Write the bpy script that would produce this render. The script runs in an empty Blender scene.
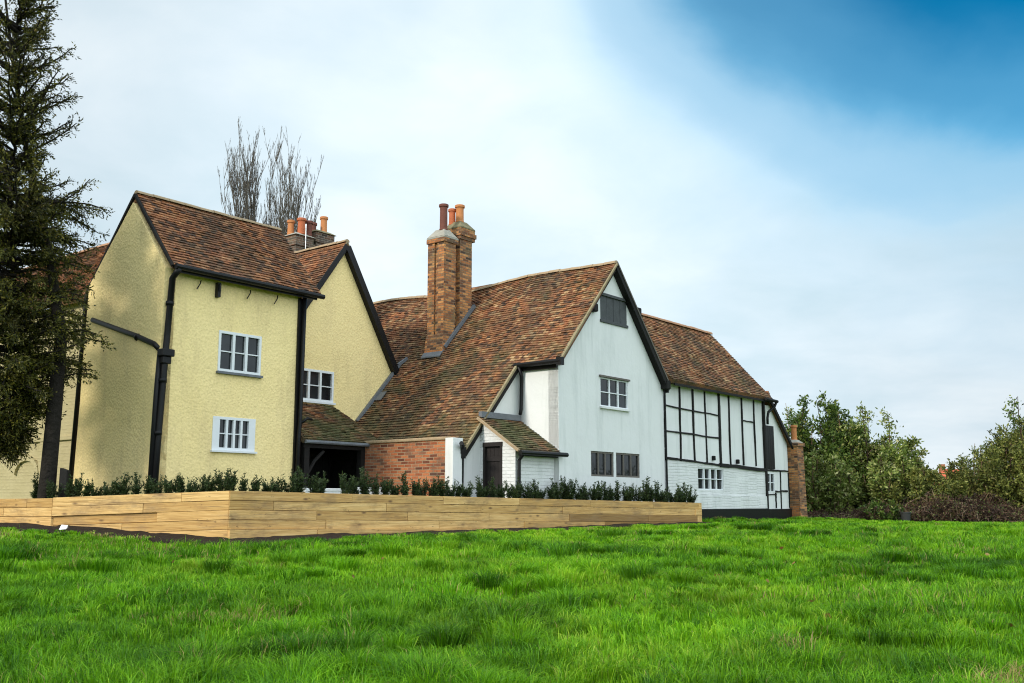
import bpy, bmesh, math, random
import numpy as np
from mathutils import Vector, noise
R = math.radians
random.seed(7); rng = np.random.default_rng(7)
sc = bpy.context.scene
COL = sc.collection

# ------------------------------------------------------------------ frame
F = 1000.0
TH = math.atan((503 - 341.5) / F)
EYE = Vector((0, 0, 0.6))
AZ = R(38.578)
D = Vector((math.sin(AZ), math.cos(AZ), 0))       # along the fronts, going away
N = Vector((math.cos(AZ), -math.sin(AZ), 0))      # out of the fronts, towards the meadow
O = Vector((-6.64, 19.0, 0))
Z = Vector((0, 0, 1))
def W(s, q, z): return O + D * s + N * q + Z * z
def SQ(p): v = Vector((p[0], p[1], 0)) - O; return v.dot(D), v.dot(N)

# ------------------------------------------------------------------ materials
def new_mat(name):
    m = bpy.data.materials.new(name); m.use_nodes = True
    nt = m.node_tree; nt.nodes.clear()
    out = nt.nodes.new('ShaderNodeOutputMaterial'); b = nt.nodes.new('ShaderNodeBsdfPrincipled')
    nt.links.new(b.outputs[0], out.inputs[0])
    return m, nt, b, out
def nd(nt, t, **kw):
    n = nt.nodes.new(t)
    for k, v in kw.items():
        if k in n.inputs: n.inputs[k].default_value = v
        else: setattr(n, k, v)
    return n
def lk(nt, a, b): nt.links.new(a, b)
def uvn(nt): return nt.nodes.new('ShaderNodeUVMap').outputs[0]
def pos(nt): return nt.nodes.new('ShaderNodeNewGeometry').outputs['Position']
def noise_n(nt, vec, scale, detail=4, rough=.55, dist=0):
    n = nd(nt, 'ShaderNodeTexNoise'); n.inputs['Scale'].default_value = scale; n.inputs['Detail'].default_value = detail
    n.inputs['Roughness'].default_value = rough; n.inputs['Distortion'].default_value = dist
    if vec is not None: lk(nt, vec, n.inputs['Vector'])
    return n.outputs[0]
def mapping(nt, vec, scale=(1,1,1), rot=(0,0,0), loc=(0,0,0)):
    n = nd(nt, 'ShaderNodeMapping'); n.inputs['Scale'].default_value = scale; n.inputs['Rotation'].default_value = rot
    n.inputs['Location'].default_value = loc
    lk(nt, vec, n.inputs['Vector']); return n.outputs[0]
def ramp(nt, fac, stops, interp='LINEAR'):
    n = nd(nt, 'ShaderNodeValToRGB'); cr = n.color_ramp; cr.interpolation = interp
    while len(cr.elements) < len(stops): cr.elements.new(.5)
    for e, (p, c) in zip(cr.elements, stops):
        e.position = p; e.color = (c[0], c[1], c[2], 1) if not isinstance(c, (int, float)) else (c, c, c, 1)
    lk(nt, fac, n.inputs[0]); return n.outputs[0]
def mixc(nt, fac, a, b, mode='MIX'):
    n = nd(nt, 'ShaderNodeMix', data_type='RGBA', blend_type=mode)
    for sock, val in ((0, fac), (6, a), (7, b)):
        if isinstance(val, (int, float)): n.inputs[sock].default_value = val
        elif isinstance(val, tuple): n.inputs[sock].default_value = (*val, 1)
        else: lk(nt, val, n.inputs[sock])
    return n.outputs[2]
def math_n(nt, op, a, b=None, clamp=False):
    n = nd(nt, 'ShaderNodeMath', operation=op, use_clamp=clamp)
    for i, v in enumerate((a, b)):
        if v is None: continue
        if isinstance(v, (int, float)): n.inputs[i].default_value = v
        else: lk(nt, v, n.inputs[i])
    return n.outputs[0]
def bump(nt, bsdf, h, dist, strength=1.0, prev=None):
    n = nd(nt, 'ShaderNodeBump'); n.inputs['Strength'].default_value = strength; n.inputs['Distance'].default_value = dist
    lk(nt, h, n.inputs['Height'])
    if prev is not None: lk(nt, prev, n.inputs['Normal'])
    if bsdf is not None: lk(nt, n.outputs[0], bsdf.inputs['Normal'])
    return n.outputs[0]
def math_vec(nt, col, k):
    n = nd(nt, 'ShaderNodeVectorMath', operation='SCALE'); lk(nt, col, n.inputs[0]); n.inputs['Scale'].default_value = k; return n.outputs[0]
def attr(nt, name='rnd'):
    n = nd(nt, 'ShaderNodeAttribute', attribute_name=name); return n.outputs['Fac']
def plain(name, col, rough=.6, var=.12, nscale=6, bscale=None, bdist=.004, metal=0.0):
    m, nt, b, _ = new_mat(name)
    p = pos(nt)
    f = noise_n(nt, p, nscale, 5)
    c = mixc(nt, f, tuple(x * (1 - var) for x in col), tuple(min(1, x * (1 + var)) for x in col))
    lk(nt, c, b.inputs['Base Color']); b.inputs['Roughness'].default_value = rough; b.inputs['Metallic'].default_value = metal; b.inputs['Specular IOR Level'].default_value = .22
    if bscale: bump(nt, b, noise_n(nt, p, bscale, 4), bdist)
    return m

def render_mat(name, c0, c1, stain):
    m, nt, b, _ = new_mat(name); p = pos(nt)
    big = noise_n(nt, p, .7, 5, .6)
    c = mixc(nt, big, c0, c1)
    st = ramp(nt, noise_n(nt, mapping(nt, p, (2.2, 2.2, .45)), 1.0, 6, .65), [(.52, 0), (.78, .75)])
    c = mixc(nt, st, c, stain)
    spk = ramp(nt, noise_n(nt, p, 26, 3), [(.3, .86), (.6, 1)])
    c = mixc(nt, 1.0, c, spk, 'MULTIPLY')
    lk(nt, c, b.inputs['Base Color']); b.inputs['Roughness'].default_value = .85
    v = nd(nt, 'ShaderNodeTexVoronoi', feature='SMOOTH_F1'); v.inputs['Scale'].default_value = 22; v.inputs['Smoothness'].default_value = .6
    lk(nt, mixc(nt, .12, p, nd(nt, 'ShaderNodeTexNoise', Scale=9.0).outputs[1]), v.inputs['Vector'])
    b1 = bump(nt, None, noise_n(nt, p, 1.3, 3), .05, .6)
    b2 = bump(nt, None, v.outputs[0], .013, .7, b1)
    bump(nt, b, noise_n(nt, p, 45, 3), .008, .8, b2)
    return m

def white_mat(name, brick=0.0):
    m, nt, b, _ = new_mat(name); p = pos(nt); uv = uvn(nt)
    c = mixc(nt, noise_n(nt, p, .9, 5, .6), (.645, .645, .635), (.725, .72, .70))
    st = ramp(nt, noise_n(nt, mapping(nt, p, (3, 3, .35)), 1.0, 6, .7), [(.50, 0), (.74, .6)])
    c = mixc(nt, st, c, (.46, .48, .46))
    pt = ramp(nt, noise_n(nt, p, 2.6, 3, .5, .4), [(.66, 0), (.70, .35)])
    c = mixc(nt, pt, c, (.70, .69, .66))
    lk(nt, c, b.inputs['Base Color']); b.inputs['Roughness'].default_value = .75
    prev = bump(nt, None, noise_n(nt, p, 1.1, 3), .05, .5)
    if brick:
        br = nd(nt, 'ShaderNodeTexBrick'); br.inputs['Scale'].default_value = 1
        br.inputs['Brick Width'].default_value = .225; br.inputs['Row Height'].default_value = .075; br.inputs['Mortar Size'].default_value = .012
        br.inputs['Mortar Smooth'].default_value = .5
        lk(nt, uv, br.inputs['Vector'])
        wear = ramp(nt, noise_n(nt, p, 2.0, 4), [(.35, 0.15), (.6, 1)])
        h = math_n(nt, 'MULTIPLY', math_n(nt, 'SUBTRACT', 1.0, br.outputs['Fac']), wear)
        prev = bump(nt, None, h, .012 * brick, 1.0, prev)
    bump(nt, b, noise_n(nt, p, 14, 5), .006, .6, prev)
    return m

def brick_mat(name, cols, mortar, mos=.0, mix_rough=.9):
    m, nt, b, _ = new_mat(name); p = pos(nt); uv = uvn(nt)
    br = nd(nt, 'ShaderNodeTexBrick'); br.inputs['Scale'].default_value = 1
    br.inputs['Brick Width'].default_value = .215; br.inputs['Row Height'].default_value = .065
    br.inputs['Mortar Size'].default_value = .008; br.inputs['Mortar Smooth'].default_value = .2; br.inputs['Bias'].default_value = 0
    br.inputs['Color1'].default_value = (0, 0, 0, 1); br.inputs['Color2'].default_value = (1, 1, 1, 1); br.inputs['Mortar'].default_value = (.5, .5, .5, 1)
    jit = nd(nt, 'ShaderNodeTexNoise', Scale=3.0)
    lk(nt, p, jit.inputs['Vector'])
    lk(nt, mixc(nt, .012, uv, jit.outputs[1]), br.inputs['Vector'])
    c = ramp(nt, br.outputs['Color'], [(i / (len(cols) - 1), cc) for i, cc in enumerate(cols)])
    c = mixc(nt, ramp(nt, noise_n(nt, p, 18, 4), [(.3, .72), (.7, 1.15)]), (0, 0, 0), c)
    c = mixc(nt, br.outputs['Fac'], c, mortar)
    st = ramp(nt, noise_n(nt, p, 1.6, 6, .65), [(.5, 0), (.72, .8)])
    c = mixc(nt, st, c, (.07, .055, .04))
    if mos:
        c = mixc(nt, ramp(nt, noise_n(nt, p, 3.1, 5), [(.55, 0), (.7, mos)]), c, (.16, .15, .07))
    lk(nt, c, b.inputs['Base Color']); b.inputs['Roughness'].default_value = mix_rough
    h = math_n(nt, 'SUBTRACT', 1.0, br.outputs['Fac'])
    prev = bump(nt, None, h, .012)
    bump(nt, b, noise_n(nt, p, 25, 4), .01, .8, prev)
    return m

def tile_mat(name, moss=.3, gold=.25, tan=1.0):
    m, nt, b, _ = new_mat(name); p = pos(nt)
    a = attr(nt)
    c = ramp(nt, a, [(0, (.045, .026, .018)), (.12, (.10, .046, .026)), (.28, (.22, .080, .034)), (.46, (.31, .115, .044)),
                     (.62, (.38, .155, .058)), (.76, (.25, .095, .046)), (.87, (.36+.06*tan, .15+.08*tan, .065+.04*tan)), (.95, (.36+.14*tan, .16+.16*tan, .08+.08*tan)), (1, (.11, .058, .036))])
    c = mixc(nt, 1.0, c, ramp(nt, noise_n(nt, p, 16, 5, .7), [(.3, .5), (.5, 1.0), (.7, 1.5)]), 'MULTIPLY')
    low = nd(nt, 'ShaderNodeSeparateXYZ'); lk(nt, p, low.inputs[0])
    wet = ramp(nt, math_n(nt, 'DIVIDE', low.outputs[2], 8.0), [(.20, .13), (.62, 0)])          # damp low slopes carry more lichen and soot
    dk = ramp(nt, math_n(nt, 'ADD', noise_n(nt, p, .9, 6, .68, .3), wet), [(.42, 0), (.66, .80)])
    c = mixc(nt, dk, c, (.050, .036, .022))
    li = ramp(nt, noise_n(nt, p, 9, 6, .75), [(.54, 0), (.64, gold)])
    c = mixc(nt, li, c, (.40, .26, .11))
    mo = ramp(nt, math_n(nt, 'ADD', noise_n(nt, mapping(nt, p, (1, 1, 1), loc=(5, 3, 1)), 1.4, 6, .75), wet), [(.52, 0), (.70, moss)])
    c = mixc(nt, mo, c, (.085, .095, .03))
    lk(nt, c, b.inputs['Base Color']); b.inputs['Roughness'].default_value = .9
    bump(nt, b, noise_n(nt, p, 40, 4), .008)
    return m

def sleeper_mat():
    m, nt, b, _ = new_mat('sleeper_wood'); uv = uvn(nt); a = attr(nt); p = pos(nt)
    off = nd(nt, 'ShaderNodeCombineXYZ'); lk(nt, math_n(nt, 'MULTIPLY', a, 37), off.inputs[0]); lk(nt, math_n(nt, 'MULTIPLY', a, 91), off.inputs[2])
    add = nd(nt, 'ShaderNodeVectorMath', operation='ADD'); lk(nt, uv, add.inputs[0]); lk(nt, off.outputs[0], add.inputs[1])
    g = noise_n(nt, mapping(nt, add.outputs[0], (1.1, 22, 1)), 1.6, 6, .6, .8)
    c = ramp(nt, g, [(.25, (.36, .20, .065)), (.5, (.60, .385, .145)), (.75, (.74, .53, .25))])
    tint = ramp(nt, a, [(0, (.55, .46, .34)), (.05, (.36, .32, .26)), (.12, (.78, .70, .56)), (.5, (.98, .92, .84)), (1, (1.1, 1.08, 1.05))])
    c = mixc(nt, 1.0, c, tint, 'MULTIPLY')
    v = nd(nt, 'ShaderNodeTexVoronoi', feature='F1'); v.inputs['Scale'].default_value = 1.0; v.inputs['Randomness'].default_value = 1
    lk(nt, mapping(nt, add.outputs[0], (2.4, 6, 1)), v.inputs['Vector'])
    kn = ramp(nt, v.outputs[0], [(.05, .9), (.17, 0)])
    c = mixc(nt, kn, c, (.12, .06, .025))
    st = ramp(nt, noise_n(nt, mapping(nt, p, (1.2, 1.2, 3)), 1.0, 6, .7), [(.49, 0), (.66, .75)])
    c = mixc(nt, st, c, (.27, .165, .075))
    ck = ramp(nt, noise_n(nt, mapping(nt, add.outputs[0], (.7, 40, 1)), 1.3, 3, .5, .5), [(.66, 0), (.70, .8)])
    c = mixc(nt, ck, c, (.10, .055, .025))
    sp = ramp(nt, noise_n(nt, mapping(nt, add.outputs[0], (7, 16, 1)), 1.0, 5, .7), [(.63, 0), (.70, .8)])
    c = mixc(nt, sp, c, (.13, .075, .03))
    lk(nt, c, b.inputs['Base Color']); b.inputs['Roughness'].default_value = .8
    bump(nt, b, g, .008)
    return m

def foliage_mat(name, stops, trans=.25, rough=.6, clump=(1.2, .35)):
    m, nt, b, out = new_mat(name); a = attr(nt); p = pos(nt)
    c = ramp(nt, a, stops)
    cl = ramp(nt, noise_n(nt, p, clump[0], 3), [(.3, 1 - clump[1]), (.7, 1 + clump[1])])
    c = mixc(nt, 1.0, c, cl, 'MULTIPLY')
    lk(nt, c, b.inputs['Base Color']); b.inputs['Roughness'].default_value = rough; b.inputs['Specular IOR Level'].default_value = .25
    if trans:
        t = nd(nt, 'ShaderNodeBsdfTranslucent'); lk(nt, c, t.inputs[0])
        mx = nd(nt, 'ShaderNodeMixShader'); mx.inputs[0].default_value = trans
        lk(nt, b.outputs[0], mx.inputs[1]); lk(nt, t.outputs[0], mx.inputs[2]); lk(nt, mx.outputs[0], out.inputs[0])
    return m

def glass_mat():
    m, nt, b, _ = new_mat('window_glass'); p = pos(nt)
    c = ramp(nt, noise_n(nt, p, 1.5, 2), [(.35, (.008, .009, .011)), (.65, (.022, .025, .028))])
    lk(nt, c, b.inputs['Base Color']); b.inputs['Roughness'].default_value = .06; b.inputs['IOR'].default_value = 1.42
    bump(nt, b, noise_n(nt, p, 3.5, 2), .01, .35)
    return m

M = {}
M['yellow'] = render_mat('yellow_roughcast', (.89, .68, .295), (.93, .74, .37), (.62, .47, .23))
M['white'] = white_mat('white_limewash')
M['white_brick'] = white_mat('white_painted_brick', 1.0)
M['cream_brick'] = None
M['tile'] = tile_mat('old_clay_tile', .5, .5)
M['tile_red'] = tile_mat('red_clay_tile', .12, .12, .25)
M['tile_moss'] = tile_mat('mossy_clay_tile', .8, .5)
M['brick'] = brick_mat('red_brick', [(.10, .03, .016), (.32, .085, .03), (.44, .13, .045), (.50, .18, .07), (.30, .11, .055)], (.36, .25, .15))
M['brick_stack'] = brick_mat('orange_stack_brick', [(.035, .02, .014), (.24, .085, .03), (.48, .175, .05), (.58, .27, .09), (.09, .04, .022)], (.26, .17, .10), .35)
M['brick_dark'] = brick_mat('sooty_brick', [(.03, .02, .015), (.10, .05, .03), (.20, .10, .06), (.14, .09, .06), (.07, .05, .04)], (.26, .22, .17), .4)
M['mortar'] = plain('ridge_mortar', (.36, .26, .16), .9, .3, 9, 40, .01)
M['verge'] = plain('verge_mortar', (.27, .22, .13), .9, .4, 9, 40, .01)
M['ridge'] = plain('ridge_tile', (.40, .22, .13), .85, .35, 7, 40, .008)
M['black'] = plain('black_paint', (.0065, .0065, .007), .45, .3, 8, 30, .003)
M['blackwood'] = plain('black_timber', (.010, .009, .008), .7, .4, 5, 25, .008)
M['greywood'] = plain('grey_weathered_wood', (.075, .078, .082), .85, .35, 9, 40, .008)
M['oak'] = plain('grey_oak', (.13, .115, .10), .8, .35, 12, 40, .006)
M['doorwood'] = plain('dark_door_wood', (.020, .016, .015), .65, .4, 7, 40, .006)
M['whitepaint'] = plain('white_gloss_paint', (.70, .715, .73), .4, .05, 5, 20, .002)
M['lead'] = plain('lead_sheet', (.13, .14, .155), .5, .3, 5, 14, .01)
M['concrete'] = plain('pale_render_cap', (.34, .32, .27), .9, .3, 6, 25, .02)
M['mosscap'] = plain('mossy_cap', (.22, .19, .11), .95, .5, 7, 25, .02)
M['pot_red'] = plain('clay_pot', (.46, .13, .055), .75, .25, 7, 30, .004)
M['pot_orange'] = plain('orange_clay_pot', (.50, .20, .075), .75, .25, 7, 30, .004)
M['pot_dark'] = plain('sooty_clay_pot', (.15, .055, .04), .75, .35, 7, 30, .004)
M['glass'] = glass_mat()
M['sleeper'] = sleeper_mat()
M['bark'] = plain('dark_bark', (.016, .013, .010), .95, .45, 9, 14, .05)
M['twig'] = plain('bare_twig', (.10, .085, .07), .9, .3, 3)
M['bramble'] = None
M['soil'] = plain('dark_soil', (.022, .014, .009), 1.0, .6, 8, 14, .06)
M['paving'] = plain('pale_paving', (.42, .40, .36), .9, .2, 5, 30, .006)
M['metal'] = plain('pale_metal', (.55, .56, .57), .35, .1, 5, metal=.6)
M['litter'] = plain('white_paper', (.8, .8, .78), .6, .05, 20)
M['bucket'] = plain('grey_plastic', (.035, .035, .035), .5, .2, 8)
M['yew'] = foliage_mat('yew_needles', [(0, (.010, .014, .003)), (.4, (.040, .043, .006)), (.72, (.105, .10, .012)), (.9, (.23, .19, .03)), (1, (.16, .10, .02))], .15, .6, (1.1, .45))
M['sapling'] = foliage_mat('sapling_needles', [(0, (.015, .028, .010)), (.5, (.032, .055, .016)), (.9, (.065, .095, .028)), (1, (.09, .075, .03))], .15, .55, (6, .3))
M['bushgreen'] = foliage_mat('bush_green_leaf', [(0, (.018, .036, .008)), (.5, (.060, .105, .016)), (.85, (.14, .19, .03)), (1, (.26, .25, .07))], .25, .45, (.9, .4))
M['bushlight'] = foliage_mat('bush_light_leaf', [(0, (.045, .07, .014)), (.4, (.12, .17, .03)), (.75, (.26, .29, .07)), (1, (.45, .43, .20))], .25, .45, (1.1, .35))
M['busholive'] = foliage_mat('bush_olive_leaf', [(0, (.04, .055, .013)), (.45, (.11, .13, .026)), (.8, (.23, .24, .055)), (1, (.36, .31, .10))], .25, .5, (1.0, .4))
M['bramble'] = foliage_mat('bramble_stem', [(0, (.018, .010, .008)), (.6, (.075, .038, .024)), (.88, (.16, .095, .06)), (1, (.30, .22, .15))], 0, .8, (2, .4))
M['bramleaf'] = foliage_mat('bramble_leaf', [(0, (.022, .014, .010)), (.4, (.055, .032, .020)), (.55, (.10, .05, .028)), (.66, (.06, .085, .02)), (.85, (.11, .14, .035)), (1, (.24, .19, .09))], .15, .6, (1.0, .4))

def cream_brick():
    m, nt, b, _ = new_mat('cream_painted_brick'); p = pos(nt); uv = uvn(nt)
    br = nd(nt, 'ShaderNodeTexBrick'); br.inputs['Scale'].default_value = 1
    br.inputs['Brick Width'].default_value = .225; br.inputs['Row Height'].default_value = .075; br.inputs['Mortar Size'].default_value = .012
    lk(nt, uv, br.inputs['Vector'])
    c = mixc(nt, noise_n(nt, p, 1.5, 6), (.40, .33, .16), (.55, .47, .27))
    lk(nt, c, b.inputs['Base Color']); b.inputs['Roughness'].default_value = .8
    prev = bump(nt, None, math_n(nt, 'SUBTRACT', 1.0, br.outputs['Fac']), .02)
    bump(nt, b, noise_n(nt, p, 14, 5), .015, .7, prev)
    return m
M['cream_brick'] = cream_brick()

# ------------------------------------------------------------------ object helpers
ORG = {}
def tag(o, label=None, cat=None, group=None, kind=None):
    if label: o['label'] = label
    if cat: o['category'] = cat
    if group: o['group'] = group
    if kind: o['kind'] = kind
    return o
def empty(name, loc, label, cat, group=None):
    o = bpy.data.objects.new(name, None); COL.objects.link(o); o.location = loc; o.empty_display_size = .3
    ORG[o.name] = Vector(loc)
    return tag(o, label, cat, group)

class MB:
    """collects faces; build() links them as one mesh object with metre UVs and a per-face 'rnd' value"""
    def __init__(self): self.v = []; self.f = []; self.r = []
    def face(self, pts, r=None):
        i = len(self.v); self.v += [Vector(p) for p in pts]; self.f.append(list(range(i, i + len(pts)))); self.r.append(random.random() if r is None else r)
    def hexa(self, p, r=None):
        r = random.random() if r is None else r
        i = len(self.v); self.v += [Vector(x) for x in p]
        for q in ((0,3,2,1),(4,5,6,7),(0,1,5,4),(1,2,6,5),(2,3,7,6),(3,0,4,7)):
            self.f.append([i + k for k in q]); self.r.append(r)
        return self
    def box(self, s0, s1, q0, q1, z0, z1, r=None):     # in the house frame (s along the fronts, q out of them)
        return self.hexa([W(s0,q1,z0),W(s1,q1,z0),W(s1,q0,z0),W(s0,q0,z0),W(s0,q1,z1),W(s1,q1,z1),W(s1,q0,z1),W(s0,q0,z1)], r)
    def beam(self, a, b, w, h, up=Z, r=None):
        a, b = Vector(a), Vector(b); t = (b - a).normalized(); x = t.cross(up)
        if x.length < 1e-3: x = t.cross(D)
        x.normalize(); y = x.cross(t).normalized(); x *= w / 2; y *= h / 2
        return self.hexa([a-x-y,a+x-y,b+x-y,b-x-y,a-x+y,a+x+y,b+x+y,b-x+y], r)
    def tube(self, path, rad, n=8, cap=True, r=None):
        path = [Vector(p) for p in path]; rads = rad if isinstance(rad, (list, tuple)) else [rad] * len(path)
        r = random.random() if r is None else r
        base = len(self.v); x = None
        for i, p in enumerate(path):
            t = (path[min(i+1, len(path)-1)] - path[max(i-1, 0)]).normalized()
            if x is None: x = t.orthogonal().normalized()
            else:
                x = x - t * x.dot(t); x = t.orthogonal().normalized() if x.length < 1e-4 else x.normalized()
            y = t.cross(x)
            for k in range(n):
                a = 2 * math.pi * k / n; self.v.append(p + (x * math.cos(a) + y * math.sin(a)) * rads[i])
        for i in range(len(path) - 1):
            for k in range(n):
                a = base + i*n + k; b = base + i*n + (k+1) % n
                self.f.append([a, b, b + n, a + n]); self.r.append(r)
        if cap:
            self.f.append([base + k for k in reversed(range(n))]); self.r.append(r)
            e = base + (len(path) - 1) * n; self.f.append([e + k for k in range(n)]); self.r.append(r)
        return self
    def timber(self, a, b, w, h, up=Z, amp=.012, n=6):
        a, b = Vector(a), Vector(b); r = random.random(); t = (b-a).normalized(); x = t.cross(up).normalized()
        q = [a.lerp(b, k/n) + x*(random.uniform(-amp, amp) if 0 < k < n else 0) for k in range(n+1)]
        for k in range(n): self.beam(q[k]-t*.004*(k > 0), q[k+1]+t*.004*(k < n-1), w*random.uniform(.82,1.15), h+random.uniform(-.004,.004), up, r)
        return self
    def lathe(self, c, prof, n=20):
        base = len(self.v); r = random.random()
        for rr, z in prof:
            for k in range(n):
                a = 2 * math.pi * k / n; self.v.append(Vector(c) + Vector((rr*math.cos(a), rr*math.sin(a), z)))
        for i in range(len(prof) - 1):
            for k in range(n):
                a = base + i*n + k; b = base + i*n + (k+1) % n
                self.f.append([a, b, b+n, a+n]); self.r.append(r)
        self.f.append([base + k for k in reversed(range(n))]); self.r.append(r)
        e = base + (len(prof)-1)*n; self.f.append([e+k for k in range(n)]); self.r.append(r)
        return self
    def build(self, name, mat, parent=None, smooth=False, bevel=0, loc=None):
        off = Vector((0, 0, 0))
        if parent is not None: off = ORG[parent.name]
        elif loc is not None: off = Vector(loc)
        me = bpy.data.meshes.new(name)
        me.from_pydata([tuple(p - off) for p in self.v], [], self.f)
        mats = mat if isinstance(mat, (list, tuple)) else [mat]
        for m in mats: me.materials.append(m)
        at = me.attributes.new('rnd', 'FLOAT', 'FACE'); at.data.foreach_set('value', self.r)
        uvl = me.uv_layers.new(name='UVMap'); me.update()
        for p in me.polygons:
            n = p.normal
            if abs(n.z) > .93: ux, uy = D, N
            else:
                ux = Z.cross(n).normalized(); uy = n.cross(ux)
            for li in p.loop_indices:
                c = me.vertices[me.loops[li].vertex_index].co + off
                uvl.data[li].uv = (c.dot(ux), c.dot(uy))
        if smooth: me.polygons.foreach_set('use_smooth', [True] * len(me.polygons))
        o = bpy.data.objects.new(name, me); COL.objects.link(o)
        if parent is not None: o.parent = parent
        elif loc is not None: o.location = loc
        ORG[o.name] = off
        if bevel:
            bm = o.modifiers.new('bevel', 'BEVEL'); bm.width = bevel; bm.segments = 2; bm.limit_method = 'ANGLE'
        return o

def clip(poly, a, c):                # keep a.p <= c
    out = []
    for i in range(len(poly)):
        p, q = poly[i], poly[(i+1) % len(poly)]
        dp, dq = a[0]*p[0]+a[1]*p[1]-c, a[0]*q[0]+a[1]*q[1]-c
        if dp <= 0: out.append(p)
        if (dp < 0 < dq) or (dq < 0 < dp):
            t = dp / (dp - dq); out.append((p[0]+(q[0]-p[0])*t, p[1]+(q[1]-p[1])*t))
    return out
def clip_rect(poly, x0, x1, y0, y1):
    for a, c in (((-1,0),-x0), ((1,0),x1), ((0,-1),-y0), ((0,1),y1)):
        if len(poly) < 3: return []
        poly = clip(poly, a, c)
    return poly if len(poly) >= 3 else []

def slab(mb, pts, normal, thick, holes=(), grid=None, disp=None, frame=None):
    """a flat wall or deck with openings: 3-D outline, thickness behind its face; holes are rectangles in plane coordinates"""
    nn = Vector(normal).normalized()
    if abs(nn.z) > .93: ux, uy = D, N
    else: ux = Z.cross(nn).normalized(); uy = nn.cross(ux)
    o = Vector(pts[0]); dn = nn.dot(o)
    P2 = [(Vector(p).dot(ux), Vector(p).dot(uy)) for p in pts]
    H2 = []
    for h in holes:                       # two opposite 3-D corners
        a = [(Vector(p).dot(ux), Vector(p).dot(uy)) for p in h]
        H2.append((min(a[0][0],a[1][0]), max(a[0][0],a[1][0]), min(a[0][1],a[1][1]), max(a[0][1],a[1][1])))
    x0, x1 = min(p[0] for p in P2), max(p[0] for p in P2); y0, y1 = min(p[1] for p in P2), max(p[1] for p in P2)
    xs = {x0, x1}; ys = {y0, y1}
    for h in H2: xs |= {h[0], h[1]}; ys |= {h[2], h[3]}
    if grid:
        for k in range(1, int((x1-x0)/grid)+1): xs.add(x0 + k*grid)
        for k in range(1, int((y1-y0)/grid)+1): ys.add(y0 + k*grid)
    xs = sorted(xs); ys = sorted(ys)
    bm = bmesh.new()
    for i in range(len(xs)-1):
        for j in range(len(ys)-1):
            if xs[i+1]-xs[i] < 1e-5 or ys[j+1]-ys[j] < 1e-5: continue
            cx, cy = (xs[i]+xs[i+1])/2, (ys[j]+ys[j+1])/2
            if any(h[0] < cx < h[1] and h[2] < cy < h[3] for h in H2): continue
            c = clip_rect(P2, xs[i], xs[i+1], ys[j], ys[j+1])
            if len(c) < 3: continue
            try: bm.faces.new([bm.verts.new(ux*p[0]+uy*p[1]+nn*dn) for p in c])
            except ValueError: pass
    bmesh.ops.remove_doubles(bm, verts=bm.verts, dist=1e-4)
    bm.normal_update()
    for f in bm.faces:
        if f.normal.dot(nn) < 0: f.normal_flip()
    fr = {v: (v.co + nn*(disp(v.co) if disp else 0)) for v in bm.verts}
    bk = {v: fr[v] - nn*thick for v in bm.verts}
    r = random.random()
    for f in bm.faces:
        mb.face([fr[v] for v in f.verts], r); mb.face([bk[v] for v in reversed(f.verts)], r)
    for e in bm.edges:
        if len(e.link_faces) == 1:
            l = e.link_loops[0] if e.link_loops else None
            a, b = e.verts
            f = e.link_faces[0]; vs = list(f.verts); i = vs.index(a)
            if vs[(i+1) % len(vs)] is not b: a, b = b, a
            mb.face([fr[b], fr[a], bk[a], bk[b]], r)
    bm.free()

def wav(p, amp=.03, f=.55):
    return amp * (noise.noise(Vector(p) * f) + .5 * noise.noise(Vector(p) * f * 2.7))
def walld(p): return wav(p, .014, .8)

def tiles(mb, pts, normal, amp=.035, gauge=.088, width=.135, sagf=None, bias=0.0):
    """real plain tiles, laid course by course over a convex outline"""
    nn = Vector(normal).normalized(); ux = Z.cross(nn).normalized(); uy = nn.cross(ux); dn = nn.dot(Vector(pts[0]))
    P2 = [(Vector(p).dot(ux), Vector(p).dot(uy)) for p in pts]
    area = sum(P2[i][0]*P2[(i+1)%len(P2)][1]-P2[(i+1)%len(P2)][0]*P2[i][1] for i in range(len(P2)))
    if area < 0: P2.reverse()
    x0, x1 = min(p[0] for p in P2), max(p[0] for p in P2); y0, y1 = min(p[1] for p in P2), max(p[1] for p in P2)
    j0, j1 = int(y0//gauge), int(y1//gauge)
    for j in range(j0, j1+1):
        ya, yb = j*gauge, (j+1)*gauge
        offx = (j % 2) * width/2 + random.uniform(-.012, .012)
        for i in range(int((x0-offx)//width), int((x1-offx)//width)+1):
            xa = i*width + offx; xb = xa + width - .005
            yj = random.uniform(-.006, .006)
            rect = [(xa, ya+yj), (xb, ya+yj+random.uniform(-.004,.004)), (xb, yb+.01), (xa, yb+.01)]
            for k in range(len(P2)):
                p, q = P2[k], P2[(k+1) % len(P2)]
                a = (q[1]-p[1], -(q[0]-p[0])); rect = clip(rect, a, a[0]*p[0]+a[1]*p[1])
                if len(rect) < 3: break
            if len(rect) < 3: continue
            lift = random.uniform(.020, .034) + (random.random() < .05) * .012; tw = random.uniform(-.006, .006)
            top = []; bot = []
            for (x, y) in rect:
                t = (yb + .01 - y) / (gauge + .01)
                h = .004 + lift*t + tw*((x-xa)/width-.5)*t
                b = ux*x + uy*y + nn*dn
                b = b + nn*wav(b, amp) + (Z*sagf(b) if sagf else Vector((0,0,0)))
                top.append(b + nn*h); bot.append(b + nn*(h-.018))
            r = min(1, max(0, random.random() + bias))
            mb.face(top, r)
            for k in range(len(top)):
                k2 = (k+1) % len(top); mb.face([bot[k], bot[k2], top[k2], top[k]], r)

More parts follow.
